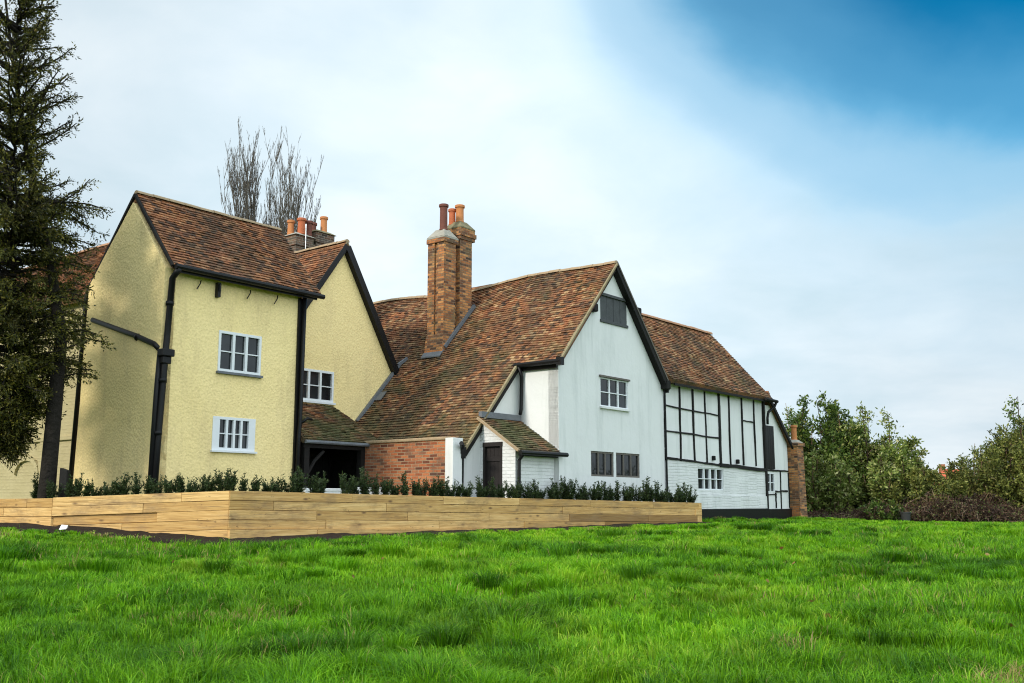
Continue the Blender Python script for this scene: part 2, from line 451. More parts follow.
def roof_slope(mb, pts, thick=.10, amp=.035, sagf=None, parts=None, bias=0.0):
    """pts: convex outline on the roof plane, counter-clockwise from above"""
    p = [Vector(x) for x in pts]; nn = (p[1]-p[0]).cross(p[2]-p[0]).normalized()
    if nn.z < 0: nn = -nn; p.reverse()
    dsp = lambda c: wav(c, amp) + (nn.z*sagf(c) if sagf else 0)
    slab(mb, p, nn, thick, grid=.5, disp=dsp)
    for q in (parts or [p]): tiles(mb, q, nn, amp, sagf=sagf, bias=bias)

def ridge(name, a, b, parent, rad=.085, amp=.035, sagf=None, mat=None):
    mb = MB(); a, b = Vector(a), Vector(b); L = (b-a).length; n = max(1, int(L/.34)); t = (b-a).normalized()
    side = t.cross(Z).normalized(); up = side.cross(t)
    for i in range(n):
        p0 = a + t*(L*i/n) ; p1 = a + t*(L*(i+1)/n - .012)
        rr = rad*random.uniform(.95, 1.06); ring = []
        for p in (p0, p1):
            s = sagf(p) if sagf else 0
            base = p + Z*(s - .02 + random.uniform(-.006, .006))
            ring.append([base + side*(math.cos(x)*rr) + up*(math.sin(x)*rr*.9) for x in [math.pi*k/6 for k in range(7)]])
        r = random.random()
        for k in range(6): mb.face([ring[0][k], ring[1][k], ring[1][k+1], ring[0][k+1]], r)
        mb.face(ring[0][::-1], r); mb.face(ring[1], r)
    return mb.build(name, mat or M['ridge'], parent)

def frame_pts(axis, c0):
    """local plane of a wall: axis 'q' for fronts, 's' for the sides that face left"""
    if axis == 'q': return (lambda a, o, z: W(a, c0 + o, z))
    return (lambda a, o, z: W(c0 - o, a, z))
def fbox(mb, P, a0, a1, o0, o1, z0, z1, r=None):
    p = [P(a0,o0,z0),P(a1,o0,z0),P(a1,o1,z0),P(a0,o1,z0),P(a0,o0,z1),P(a1,o0,z1),P(a1,o1,z1),P(a0,o1,z1)]
    n = (p[1]-p[0]).cross(p[3]-p[0])
    if n.z < 0: p = [p[3],p[2],p[1],p[0],p[7],p[6],p[5],p[4]]
    mb.hexa(p, r)

def window(parent, P, a0, a1, z0, z1, lights=3, rows=2, fw=.055, mull=.06, mat='whitepaint', sill=None, depth=.06, proud=.012, side=0.0, bar=.022, gap=None, curtain=False):
    mb = MB()
    fbox(mb, P, a0, a1, -depth, proud, z1-fw, z1); fbox(mb, P, a0, a1, -depth, proud, z0, z0+fw)
    fbox(mb, P, a0, a0+fw+side, -depth, proud-.001, z0+fw, z1-fw); fbox(mb, P, a1-fw-side, a1, -depth, proud-.001, z0+fw, z1-fw)
    ia, ib = a0+fw+side, a1-fw-side; w = (ib-ia)/lights
    for k in range(1, lights):
        mw = mull if not (gap and k == lights//2) else gap
        fbox(mb, P, ia+k*w-mw/2, ia+k*w+mw/2, -depth, proud-.002, z0+fw, z1-fw)
    for j in range(1, rows):
        zz = z0 + (z1-z0)*j/rows; fbox(mb, P, ia, ib, -depth*.9, -.006, zz-bar/2, zz+bar/2)
    w_ = mb.build('window', M[mat], parent)
    g = MB(); fbox(g, P, a0+.01, a1-.01, -depth*.75-.006, -depth*.75, z0+.01, z1-.01); g.build('pane', M['glass'], w_)
    if sill:
        s = MB(); fbox(s, P, a0-.03, a1+.03, -.05, .07, z0-sill[1], z0-.002); s.build('sill', M[sill[0]], w_)
    return w_

def pipe_brackets(mb, path, r, every=1.0):
    a, b = Vector(path[0]), Vector(path[-1])
def pot(parent, c, h, r, mat):
    mb = MB(); mb.lathe(c, [(r*.95,0),(r*1.02,.03),(r*.9,.06),(r*.86,h*.75),(r*.9,h-.08),(r*1.12,h-.07),(r*1.12,h-.01),(r*1.0,h),(r*.75,h),(r*.7,h-.25)], 18)
    return mb.build('chimney_pot', M[mat], parent, smooth=False)

# ================================================================== ground shape
_ctrl = np.array([(-4.67,16.74,.0),(-4.5,15.6,-.05),(-1,16.5,-.02),(2.5,20.5,.0),(5,23,.03),(7,25,.04),(-6.3,17.0,.10),(-7.85,17.3,.20),(-9.6,18.5,.21),(-12,18,.2),(-2.5,19,.03),(.5,21.5,.06),(2.6,23.4,.09),(4.75,25.4,.11),(6,29,.13),
    (9.2,32,.10),(8,28.5,.06),(12,30,-.02),(15,34,-.07),(20,34,-.10),(26,34,-.1),(0,6,-.46),(-4,6,-.42),(5,6,-.46),(-8,12,-.05),(0,12,-.16),(6,15,-.1),(12,16,-.12),(6,22,.02),
    (14,24,-.02),(22,24,-.04),(0,2,-.68),(-6,2,-.6),(6,2,-.68),(12,6,-.4),(-12,8,-.2),(-8,30,.1),(0,45,.0),(30,50,0),(-25,30,.1),(-25,10,-.1),(30,10,-.2)])
_K = np.sqrt(((_ctrl[:,None,:2]-_ctrl[None,:,:2])**2).sum(-1)+.6)
_wt = np.linalg.solve(_K, _ctrl[:,2])
_perm = rng.random((256,256))
def vnoise(x, y, f):
    x = np.asarray(x)*f+1000; y = np.asarray(y)*f+1000
    xi = np.floor(x).astype(int); yi = np.floor(y).astype(int); fx = x-xi; fy = y-yi
    fx = fx*fx*(3-2*fx); fy = fy*fy*(3-2*fy)
    g = lambda a, b: _perm[a & 255, b & 255]
    return (g(xi,yi)*(1-fx)+g(xi+1,yi)*fx)*(1-fy)+(g(xi,yi+1)*(1-fx)+g(xi+1,yi+1)*fx)*fy
def gz0(x, y):
    x = np.asarray(x, float); y = np.asarray(y, float)
    out = np.zeros_like(x)
    for (cx, cy, cz), w in zip(_ctrl, _wt): out += w*np.sqrt((x-cx)**2+(y-cy)**2+.6)
    far = np.clip((np.sqrt(x**2+(y-20)**2)-28)/25, 0, 1)
    return out*(1-far)
def gz(x, y):
    b = gz0(x, y); x = np.asarray(x, float); y = np.asarray(y, float)
    near = np.clip((36-y)/10, 0, 1)
    # keep flat by the planter and the houses
    near = near*np.interp(y, [4, 12, 17, 24], [1, .8, .35, .3])
    return b - near*.0 + near*((vnoise(x,y,.45)-.5)*.06 + (vnoise(x+9,y,1.1)-.5)*.06 + (vnoise(x,y+5,2.6)-.5)*.05)
def gp(x, y): return float(gz(np.array([x]), np.array([y]))[0])

def nonuni(lim0, a, b, lim1, st):
    c = list(np.arange(a, b+1e-6, st)); l = []; d = st; p = a
    while p > lim0: d *= 1.35; p -= d; l.append(p)
    r = []; d = st; p = b
    while p < lim1: d *= 1.35; p += d; r.append(p)
    return np.array(l[::-1]+c+r)
gx = nonuni(-600, -14, 24, 600, .22); gy = nonuni(-200, 3, 40, 900, .22)
X, Y = np.meshgrid(gx, gy); Zg = gz(X, Y)
me = bpy.data.meshes.new('ground')
nx, ny = len(gx), len(gy)
idx = np.arange(nx*ny).reshape(ny, nx)
faces = np.stack([idx[:-1,:-1], idx[:-1,1:], idx[1:,1:], idx[1:,:-1]], -1).reshape(-1, 4)
me.from_pydata(np.stack([X, Y, Zg], -1).reshape(-1, 3).tolist(), [], faces.tolist())
me.polygons.foreach_set('use_smooth', [True]*len(me.polygons))
def ground_mat():
    m, nt, b, _ = new_mat('meadow_turf'); p = pos(nt)
    c = ramp(nt, noise_n(nt, p, .8, 6, .65), [(.3, (.04, .095, .005)), (.5, (.07, .15, .006)), (.7, (.11, .20, .010))])
    c = mixc(nt, ramp(nt, noise_n(nt, p, 3.5, 6, .7), [(.58, 0), (.72, .6)]), c, (.07, .05, .022))
    lk(nt, c, b.inputs['Base Color']); b.inputs['Roughness'].default_value = 1; b.inputs['Specular IOR Level'].default_value = .05
    bump(nt, b, noise_n(nt, p, 12, 6), .08)
    return m
me.materials.append(ground_mat())
go = bpy.data.objects.new('ground', me); COL.objects.link(go); tag(go, kind='structure')

# ================================================================== YELLOW HOUSE
yh = empty('yellow_house', W(0,0,0), 'yellow roughcast cottage with white casements, steep tiled roof and black downpipes', 'house')
qc = -1.5
mb = MB()
# left gable (leans a little), front, right return, cross gable, back
slab(mb, [W(-.13,.0,-.4), W(0,0,5.12), W(.02,-1.3,6.66), W(0,-2.82,5.12), W(-.13,-2.95,-.4)], -D, .25, grid=.6, disp=walld)
PF = frame_pts('q', 0.0)
upw = (1.16, 2.21, 3.22, 4.05); low = (1.11, 2.14, 1.64, 2.31)
slab(mb, [W(-.12,0,-.4), W(3.27,0,-.4), W(3.25,0,5.12), W(.01,0,5.12)], N, .24, holes=[(W(a,0,c), W(b,0,d)) for a,b,c,d in (upw, low)], grid=.6)
slab(mb, [W(3.26,-.01,-.4), W(3.26,-2.8,-.4), W(3.26,-2.8,5.0), W(3.26,-1.3,6.6), W(3.26,-.01,5.0)], D, .2)
slab(mb, [W(0,-2.8,-.4), W(3.26,-2.8,-.4), W(3.26,-2.8,5.0), W(0,-2.8,5.0)], -N, .2)
crw = (4.36, 5.54, 3.0, 3.76)
slab(mb, [W(3.3,qc,-.4), W(7.55,qc,-.4), W(7.55,qc,3.95), W(5.75,qc,6.92), W(3.3,qc,3.55)], N, .25, holes=[(W(crw[0],qc,crw[2]), W(crw[1],qc,crw[3]))], grid=.6, disp=None)
slab(mb, [W(3.3,qc-.3,-.4), W(3.3,-6,-.4), W(3.3,-6,3.5), W(3.3,qc-.3,3.5)], -D, .2)
mb.build('wall', M['yellow'], yh)
# main roof
mb = MB()
ez, eq, rz, rq = 5.15, .22, 6.86, -1.3
roof_slope(mb, [W(-.07,eq,ez), W(3.6,eq,ez), W(3.6,rq,rz), W(-.07,rq,rz)], bias=.04)
roof_slope(mb, [W(-.07,rq,rz), W(3.6,rq,rz), W(3.6,-3.0,4.98), W(-.07,-3.0,4.98)])
# cross gable roof
rs, rzz = 5.75, 7.06
roof_slope(mb, [W(3.66,qc+.12,rzz-1.38*2.09), W(rs,qc+.12,rzz), W(rs,-6.5,rzz), W(3.66,-6.5,rzz-1.38*2.09)], bias=.06)
roof_slope(mb, [W(rs,qc+.12,rzz), W(7.66,qc+.12,rzz-1.66*1.91), W(7.66,-6.5,rzz-1.66*1.91), W(rs,-6.5,rzz)])
rf = mb.build('roof', M['tile_red'], yh)
ridge('ridge_tiles', W(-.08,rq,rz+.02), W(3.6,rq,rz+.02), rf, .08, mat=M['mortar'])
ridge('ridge_tiles', W(rs,qc+.13,rzz+.02), W(rs,-6.5,rzz+.02), rf, .08, mat=M['mortar'])
# verge of the left gable, bargeboards of the cross gable
mb = MB()
mb.beam(W(-.085,eq-.02,ez-.03), W(-.085,rq,rz-.02), .05, .07, up=D); mb.beam(W(-.085,rq,rz-.02), W(-.085,-2.98,4.98), .05, .07, up=D)
mb.build('verge', M['blackwood'], yh)
mb = MB()
mb.beam(W(rs-.02,qc+.14,rzz-.09), W(3.7,qc+.14,rzz-.09-1.38*2.03), .11, .03, up=N)
mb.beam(W(rs+.02,qc+.142,rzz-.12), W(7.66,qc+.142,rzz-.12-1.66*1.89), .17, .03, up=N)
mb.beam(W(rs,qc+.06,rzz-.225), W(7.66,qc+.06,rzz-.225-1.66*1.91), .02, .14, up=N); mb.beam(W(rs,qc+.06,rzz-.2), W(3.7,qc+.06,rzz-.2-1.38*2.05), .02, .14, up=N)
mb.build('bargeboard', M['black'], yh)
mb = MB(); mb.beam(W(rs,qc+.13,rzz-.0), W(7.68,qc+.13,rzz-.0-1.66*1.93), .03, .03, up=N); mb.beam(W(rs,qc+.13,rzz-.0), W(3.7,qc+.13,rzz-.0-1.38*2.05), .03, .03, up=N)
mb.build('verge', M['verge'], yh)
# windows
window(yh, PF, *upw, lights=3, rows=2, sill=('lead', .05))
window(yh, PF, *low, lights=4, rows=2, side=.11, mull=.05, sill=('whitepaint', .04))
window(yh, frame_pts('q', qc), *crw, lights=3, rows=2, sill=('whitepaint', .05))
# gutter, fascia, hooks, pipes
mb = MB(); mb.tube([W(-.08,.29,5.10), W(3.62,.29,5.09)], .055, 8); mb.beam(W(0,.20,5.07), W(3.5,.20,5.07), .03, .12); mb.build('gutter', M['black'], yh)
for s in (.55, 1.75, 2.45):
    mb = MB(); mb.tube([W(s+.1,.05,4.98), W(s+.06,.09,4.90), W(s,.07,4.78)], .012, 6); mb.build('iron_hook', M['black'], yh)
mb = MB(); mb.box(1.02,1.09,.0,.10,4.70,5.0); mb.box(1.035,1.075,.09,.13,4.82,4.96); mb.build('iron_bracket', M['black'], yh)
mb = MB(); mb.tube([W(.0,.29,5.08), W(-.02,.22,4.98), W(-.02,.10,4.9), W(-.06,.08,3.6), W(-.12,.08,1.9), W(-.16,.08,0)], .062, 10)
mb.tube([W(-.14,.0,3.4), W(-.18,.02,2.6), W(-.23,.05,0)], .05, 10)
for z_, s_ in ((4.4,-.03),(2.9,-.09),(1.9,-.13)): mb.tube([W(s_-.005,.08,z_-.04), W(s_-.005,.08,z_+.04)], .078, 10)
mb.build('downpipe', M['black'], yh, smooth=True)
mb = MB(); mb.box(-.20,.06,.0,.20,3.36,3.50); mb.box(-.16,.02,.02,.16,3.22,3.36); mb.build('hopper', M['black'], yh, bevel=.015)
mb = MB(); mb.tube([W(-.12,-2.6,4.37), W(-.13,-.9,3.86), W(-.14,-.2,3.62), W(-.13,-.05,3.52)], .055, 10); mb.tube([W(-.13,-.8,3.80), W(-.13,-.84,3.84)], .075, 10)
mb.build('waste_pipe', M['black'], yh, smooth=True)
mb = MB(); mb.tube([W(-.06,-2.86,5.2), W(-.10,-2.95,4.9), W(-.18,-2.98,0)], .05, 10); mb.build('downpipe', M['black'], yh, smooth=True)
mb = MB(); mb.box(3.14,3.275,-.06,.05,1.0,5.02); mb.build('corner_board', M['black'], yh)
mb = MB(); mb.tube([W(3.24,.11,5.05), W(3.22,.11,2.3), W(3.20,.11,2.05), W(3.18,.11,0)], .045, 10); mb.tube([W(3.22,.12,2.28),W(3.36,.18,2.40),W(3.5,.16,2.38)], .03, 8)
mb.build('downpipe', M['black'], yh, smooth=True)
# porch
mb = MB()
roof_slope(mb, [W(3.3,.16,1.95), W(5.62,.16,1.95), W(5.5,qc+.02,2.90), W(3.3,qc+.02,2.90)], amp=.02)
roof_slope(mb, [W(5.5,qc+.02,2.90), W(5.62,.16,1.95), W(6.28,qc+.02,2.54)], amp=.02)
mb.build('porch_roof', M['tile_moss'], yh)
mb = MB(); mb.box(3.35,5.3,.0,.1,1.78,1.9); mb.box(3.36,3.5,-.02,.12,-.3,1.78); mb.box(5.02,5.16,-.04,.1,-.3,1.78)
mb.tube([W(3.5,.05,1.2), W(3.7,.05,1.5), W(3.95,.05,1.72)], .04, 6); mb.build('porch_frame', M['blackwood'], yh)
mb = MB(); mb.box(3.3,5.6,qc+.02,qc+.06,-.3,2.0)  # added near-black panels, standing in for the deep shade inside the porch
for k in range(12): mb.box(3.3+k*.19,3.3+k*.19+.17,qc+.06,qc+.075,-.3,1.98)
mb.box(3.28,3.32,qc,0,-.3,2.0); mb.box(5.44,5.50,qc+.1,-.04,-.3,1.98); mb.build('porch_dark_lining', M['blackwood'], yh)
mb = MB(); mb.tube([W(3.3,.22,1.9), W(5.3,.22,1.9)], .04, 8); mb.build('gutter', M['lead'], yh)
# lead flashing where the big roof dies into the yellow gable
mb = MB(); mb.beam(W(6.28,qc+.06,2.60), W(7.75,qc+.06,4.20), .07, .08, up=N); mb.beam(W(7.66,qc+.08,4.16), W(7.95,qc+.12,4.36), .07, .06, up=N); mb.build('flashing', M['lead'], yh)
# chimney stacks behind the cross gable
def stack(parent, s0, s1, q0, q1, zt, bmat, capmat, pots, z0=5.0, courses=True):
    mb = MB(); mb.box(s0,s1,q0,q1,z0,zt-.3); mb.box(s0-.04,s1+.04,q0-.04,q1+.04,zt-.3,zt-.18); mb.box(s0-.01,s1+.01,q0-.01,q1+.01,zt-.18,zt)
    c = mb.build('chimney', M[bmat], parent, bevel=.008)
    k = MB(); k.hexa([W(s0-.06,q1+.06,zt),W(s1+.06,q1+.06,zt),W(s1+.06,q0-.06,zt),W(s0-.06,q0-.06,zt),W(s0+.08,q1-.08,zt+.09),W(s1-.08,q1-.08,zt+.09),W(s1-.08,q0+.08,zt+.09),W(s0+.08,q0+.08,zt+.09)])
    k.build('chimney_cap', M[capmat], c, bevel=.01)
    for (ps, pq, h, r, m) in pots: pot(c, W(ps, pq, zt+.06), h, r, m)
    return c
stack(yh, 6.25, 6.85, -4.55, -4.0, 7.82, 'brick_dark', 'concrete', [(6.38,-4.4,.42,.10,'pot_orange'),(6.52,-4.12,.46,.115,'pot_red'),(6.78,-4.12,.44,.10,'pot_dark')])
stack(yh, 6.95, 7.60, -4.6, -4.0, 8.05, 'brick_dark', 'mosscap', [(7.08,-4.3,.26,.10,'pot_dark'),(7.38,-4.2,.48,.105,'pot_orange')])
mb = MB(); mb.tube([W(6.52,-3.92,6.9), W(6.52,-3.92,8.15)], .012, 6); mb.build('aerial_pole', M['metal'], yh)

# ================================================================== BRICK WALL in front of the low eave
mb = MB(); mb.box(5.14,5.38,-.02,2.60,-.3,1.93); 
bw = mb.build('brick_wall', M['brick'], None, loc=W(5.26,1.3,0))
tag(bw, 'low red brick wall below the eave of the long tiled roof, between porch and white pier', 'wall')
mb = MB(); mb.box(5.10,5.45,-.03,2.62,1.93,2.0); mb.build('coping', M['mortar'], bw, bevel=.02)
mb = MB(); mb.box(5.10,5.42,2.605,2.83,-.3,1.97); mb.build('pier', M['white'], bw, bevel=.01)

# ================================================================== WHITE HOUSE
wh = empty('white_house', W(9.8,3.8,0), 'tall white gabled farmhouse with long sweeping tiled roof and big brick chimney', 'house')
qB, qs = 3.8, 2.68
cz = lambda s: 3.95 + 1.10*(s-7.55)          # the long left slope
ax = 9.87; az_ = cz(ax)
PW = frame_pts('q', qB)
upw = (9.28,10.52,2.89,3.60); l1 = (8.85,9.83,1.22,1.81); l2 = (9.93,11.02,1.22,1.81); loft = (9.33,10.54,4.97,5.66)
mb = MB()
slab(mb, [W(7.57,qB,-.4), W(12.27,qB,-.4), W(12.27,qB,3.58), W(ax,qB,az_-.12), W(7.57,qB,cz(7.57)-.12)], N, .28, holes=[(W(a,qB,c),W(b,qB,d)) for a,b,c,d in (upw,l1,l2,loft)], grid=.6)
slab(mb, [W(12.25,qB-.02,-.3), W(12.25,-5,-.3), W(12.25,-5,3.5), W(12.25,qB-.02,3.5)], D, .25)
slab(mb, [W(5.45,qs,-.4), W(7.58,qs,-.4), W(7.58,qs,cz(7.58)-.12), W(5.45,qs,cz(5.45)-.12)], N, .25, grid=.6, disp=walld)
slab(mb, [W(7.57,qB-.005,-.4), W(7.57,qB-.005,cz(7.57)-.12), W(7.57,qs,cz(7.57)-.12), W(7.57,qs,-.4)], -D, .2)
slab(mb, [W(5.6,qs-.26,-.4), W(5.6,qs-.26,1.7), W(5.6,qc-.3,1.7), W(5.6,qc-.3,-.4)], -D, .2)
mb.build('wall', M['white'], wh)
def sag(p):
    s, q = SQ(p); up = max(0, min(1, (s-5.5)/4.5))
    return -.13*up*math.exp(-((q+1.2)/1.9)**2) + .03*up*math.sin(q*1.3)
mb = MB()
p0, p1 = 5.56, 7.44
cat = [W(p0,-6,cz(p0)), W(p0,qs+.06,cz(p0)), W(p1,qs+.06,cz(p1)), W(p1,qB+.14,cz(p1)), W(ax,qB+.14,az_), W(ax,-6,az_)]
roof_slope(mb, [cat[0],cat[1],W(ax,qs+.06,az_),cat[5]], amp=.045, sagf=sag)
roof_slope(mb, [W(p1,qs+.061,cz(p1)), cat[3], cat[4], W(ax,qs+.061,az_)], amp=.045, sagf=sag)
er = 12.33; ezr = az_-1.16*(er-ax)
roof_slope(mb, [W(ax,qB+.14,az_), W(er,qB+.14,ezr), W(er,-6,ezr), W(ax,-6,az_)], amp=.03)
rf = mb.build('roof', M['tile'], wh)
ridge('ridge_tiles', W(ax,qB+.15,az_+.03), W(ax,-6,az_+.03), rf, .09, sagf=sag, mat=M['mortar'])
mb = MB(); mb.beam(W(ax,qB+.15,az_-.03), W(p1,qB+.15,cz(p1)-.03), .04, .075, up=N); mb.beam(W(p1-.02,qs+.07,cz(p1)-.03), W(p0,qs+.07,cz(p0)-.03), .05, .06, up=N); mb.build('verge', M['verge'], wh)
mb = MB(); mb.beam(W(ax+.02,qB+.155,az_-.10), W(er,qB+.155,ezr-.10), .15, .03, up=N); mb.beam(W(ax,qB+.07,az_-.178), W(er,qB+.07,ezr-.178), .02, .15, up=N); mb.beam(W(ax,qB+.07,az_-.173), W(p1+.1,qB+.07,cz(p1+.1)-.173), .02, .14, up=N); mb.build('bargeboard', M['blackwood'], wh)
mb = MB(); mb.beam(W(ax,qB+.17,az_+.01), W(er+.02,qB+.17,ezr+.01), .04, .03, up=N); mb.build('verge', M['oak'], wh)
mb = MB(); mb.beam(W(p1,qs+.05,cz(p1)-.14), W(p0+.02,qs+.05,cz(p0)-.14), .10, .05, up=N); mb.build('bargeboard', M['blackwood'], wh)
for s, z in ((8.98,5.25),(10.98,5.45)):
    mb = MB(); mb.box(s-.09,s+.09,qB-.1,qB+.13,z-.11,z+.09); mb.build('purlin_end', M['blackwood'], wh, bevel=.03)
mb = MB(); mb.box(12.14,12.34,qB,qB+.2,3.55,3.78); mb.build('kneeler', M['blackwood'], wh, bevel=.02)
# gutter over the return wall, its downpipe
mb = MB(); mb.tube([W(p1-.05,qs+.0,cz(p1)-.07), W(p1-.05,qB+.2,cz(p1)-.07)], .06, 8); mb.box(p1-.10,p1+.03,qB+.1,qB+.24,cz(p1)-.16,cz(p1)+.02); mb.beam(W(p1+.08,qs+.02,cz(p1)-.14), W(p1+.08,qB,cz(p1)-.14), .04, .12); mb.build('gutter', M['black'], wh)
mb = MB(); mb.tube([W(p1-.05,qs+.12,cz(p1)-.1), W(7.50,qs+.12,3.5), W(7.50,qs+.10,2.75), W(7.44,qs+.12,2.62)], .042, 8); mb.build('downpipe', M['black'], wh, smooth=True)
# downpipe with hopper at the foot of the long slope
mb = MB(); mb.box(5.34,5.50,qs+.02,qs+.18,1.64,1.78); mb.box(5.36,5.48,qs+.04,qs+.18,1.54,1.64); mb.tube([W(5.42,qs+.12,1.6), W(5.42,qs+.10,0)], .048, 10)
mb.tube([W(5.2,qs+.3,1.85),W(5.35,qs+.2,1.78)], .05, 8); mb.build('downpipe', M['black'], wh)
# openings
window(wh, PW, *upw, lights=3, rows=2, fw=.035, mull=.055, depth=.06, proud=-.012, sill=('white', .05))
mb = MB(); mb.box(upw[0]-.05,upw[1]+.05,qB-.02,qB+.05,upw[3],upw[3]+.045); mb.build('drip_board', M['oak'], wh)
for l in (l1, l2): window(wh, PW, *l, lights=3, rows=1, fw=.045, mull=.05, mat='oak', depth=.07, proud=-.02)
mb = MB()
w = (loft[1]-loft[0])/4
for k in range(4): fbox(mb, PW, loft[0]+k*w+.006, loft[0]+(k+1)*w-.006, -.08, random.uniform(-.02,-.005), loft[2]+.05, loft[3]-.04)
fbox(mb, PW, loft[0]-.02, loft[1]+.02, -.08, .03, loft[3]-.04, loft[3]+.03); fbox(mb, PW, loft[0]-.02, loft[1]+.02, -.08, .035, loft[2]-.02, loft[2]+.05)
mb.build('shutter', M['greywood'], wh, bevel=.006)
# big chimney
mb = MB()
def shaft(mb, s0, s1, q0, q1, z0, z1, groove=True):
    g = .05
    qm = (q0+q1)/2; sm = (s0+s1)/2
    mb.box(s0+.055, s1-.0, q0, q1-.055, z0, z1)
    mb.box(s0, s0+.06, q0, qm-g, z0, z1); mb.box(s0, s0+.06, qm+g, q1, z0, z1)       # left face, groove in the middle
    mb.box(s0+.06, s1-.06, q1-.056, q1, z0, z1)
shaft(mb, 8.03, 8.55, -.76, -.18, 3.6, 7.42)
mb.box(8.00,8.56,-.79,-.15,7.36,7.47); mb.hexa([W(7.93,-.12,3.9),W(8.60,-.12,3.9),W(8.60,-.82,3.9),W(7.93,-.82,3.9),W(8.01,-.17,4.9),W(8.56,-.17,4.9),W(8.56,-.77,4.9),W(8.01,-.77,4.9)])
mb.box(8.55,8.66,-.72,-.30,4,7.3)
shaft(mb, 8.64, 9.18, -.74, -.16, 4.4, 7.55)
mb.box(8.61,9.21,-.77,-.13,7.55,7.64); mb.box(8.58,9.24,-.80,-.10,7.64,7.76); mb.box(8.61,9.21,-.77,-.13,7.76,7.86)
ch = mb.build('chimney', M['brick_stack'], wh, bevel=.008)
def hipcap(name, s0,s1,q0,q1,z0,z1,lip,h,mat):
    k = MB(); k.box(s0,s1,q0,q1,z0,z0+lip)
    k.hexa([W(s0,q1,z0+lip),W(s1,q1,z0+lip),W(s1,q0,z0+lip),W(s0,q0,z0+lip),W(s0+.17,q1-.17,z0+h),W(s1-.17,q1-.17,z0+h),W(s1-.17,q0+.17,z0+h),W(s0+.17,q0+.17,z0+h)])
    return k.build(name, M[mat], ch, bevel=.015)
hipcap('chimney_cap', 8.0,8.57,-.79,-.15,7.47,7.76,.05,.29,'concrete')
hipcap('chimney_cap', 8.60,9.22,-.78,-.12,7.86,8.12,.03,.24,'mosscap')
pot(ch, W(8.24,-.40,7.72), .72, .115, 'pot_dark'); pot(ch, W(8.80,-.60,8.02), .46, .10, 'pot_red'); pot(ch, W(8.86,-.38,8.06), .50, .12, 'pot_orange')
mb = MB(); rise = 1.07; 
def onroof(s, q, h=.05): return W(s, q, cz(s)+h)
for a, b in (((7.80,-.9),(8.03,-.02)),):
    mb.hexa([onroof(7.86,-.14,.0),onroof(8.03,-.14,.0),onroof(8.03,-.8,.0),onroof(7.86,-.8,.0),onroof(7.86,-.14,.03),onroof(8.03,-.14,.04),onroof(8.03,-.8,.04),onroof(7.86,-.8,.03)])
mb.beam(onroof(8.05,-.15,.06), onroof(9.2,-.13,.05), .08, .07, up=N)
mb.build('flashing', M['lead'], ch)
# lead slates on the slope
mb = MB()
for s, q in ((6.9,-1.35),):
    mb.hexa([onroof(s-.1,q+.2,.03),onroof(s+.1,q+.2,.03),onroof(s+.1,q-.2,.03),onroof(s-.1,q-.2,.03),onroof(s-.1,q+.2,.045),onroof(s+.1,q+.2,.045),onroof(s+.1,q-.2,.045),onroof(s-.1,q-.2,.045)])
mb.build('lead_patch', M['lead'], wh)

# ================================================================== LEAN-TO SHED
ls = empty('lean_to_shed', W(6.9,3.2,0), 'small white lean-to with mossy tiled roof and narrow dark door beside the white house', 'shed')
ss, qf = 6.15, 3.68
mb = MB()
door = (2.80, 3.31, -.2, 1.86)
slab(mb, [W(ss,qf,-.4), W(ss,qf,1.74), W(ss,qs+.01,2.40), W(ss,qs+.01,-.4)], -D, .18, holes=[(W(ss,door[0],door[2]), W(ss,door[1],door[3]))], grid=.5)
slab(mb, [W(ss+.01,qf,-.4), W(7.56,qf,-.4), W(7.56,qf,1.72), W(ss+.01,qf,1.74)], N, .18)
mb.build('wall', M['white_brick'], ls)
mb = MB(); roof_slope(mb, [W(ss-.08,qf+.17,1.72), W(7.555,qf+.17,1.72), W(7.555,qs+.02,2.48), W(ss-.08,qs+.02,2.48)], amp=.02, thick=.06)
rf = mb.build('roof', M['tile_moss'], ls)
mb = MB(); mb.box(ss-.05,7.5,qs+.005,qs+.10,2.47,2.60); mb.build('flashing', M['lead'], rf)
mb = MB(); mb.beam(W(ss-.10,qf+.17,1.70), W(ss-.10,qs+.02,2.45), .05, .07, up=D); mb.build('verge', M['mortar'], rf)
mb = MB(); mb.tube([W(ss-.12,qf+.24,1.66), W(7.72,qf+.24,1.665)], .05, 8); mb.beam(W(ss,qf+.1,1.64), W(7.56,qf+.1,1.64), .03, .09); mb.build('gutter', M['black'], ls)
mb = MB(); mb.tube([W(ss+.03,qf+.22,1.66), W(ss+.03,qf+.08,1.5), W(ss+.03,qf+.07,0)], .038, 8); mb.build('downpipe', M['black'], ls)
PD = frame_pts('s', ss)
mb = MB()
for k in range(4): fbox(mb, PD, door[0]+.04+k*.108, door[0]+.04+k*.108+.102, -.10, -.05, -.2, door[3]-.04)
for z in (.3, 1.5): fbox(mb, PD, door[0]+.05, door[1]-.05, -.05, -.025, z, z+.1)
dr = mb.build('door', M['doorwood'], ls)
mb = MB(); fbox(mb, PD, door[0]-.01, door[0]+.04, -.12, .02, -.2, door[3]); fbox(mb, PD, door[1]-.04, door[1]+.01, -.12, .02, -.2, door[3]); fbox(mb, PD, door[0]-.02, door[1]+.02, -.12, .025, door[3]-.04, door[3]+.05); mb.build('door_frame', M['doorwood'], dr)

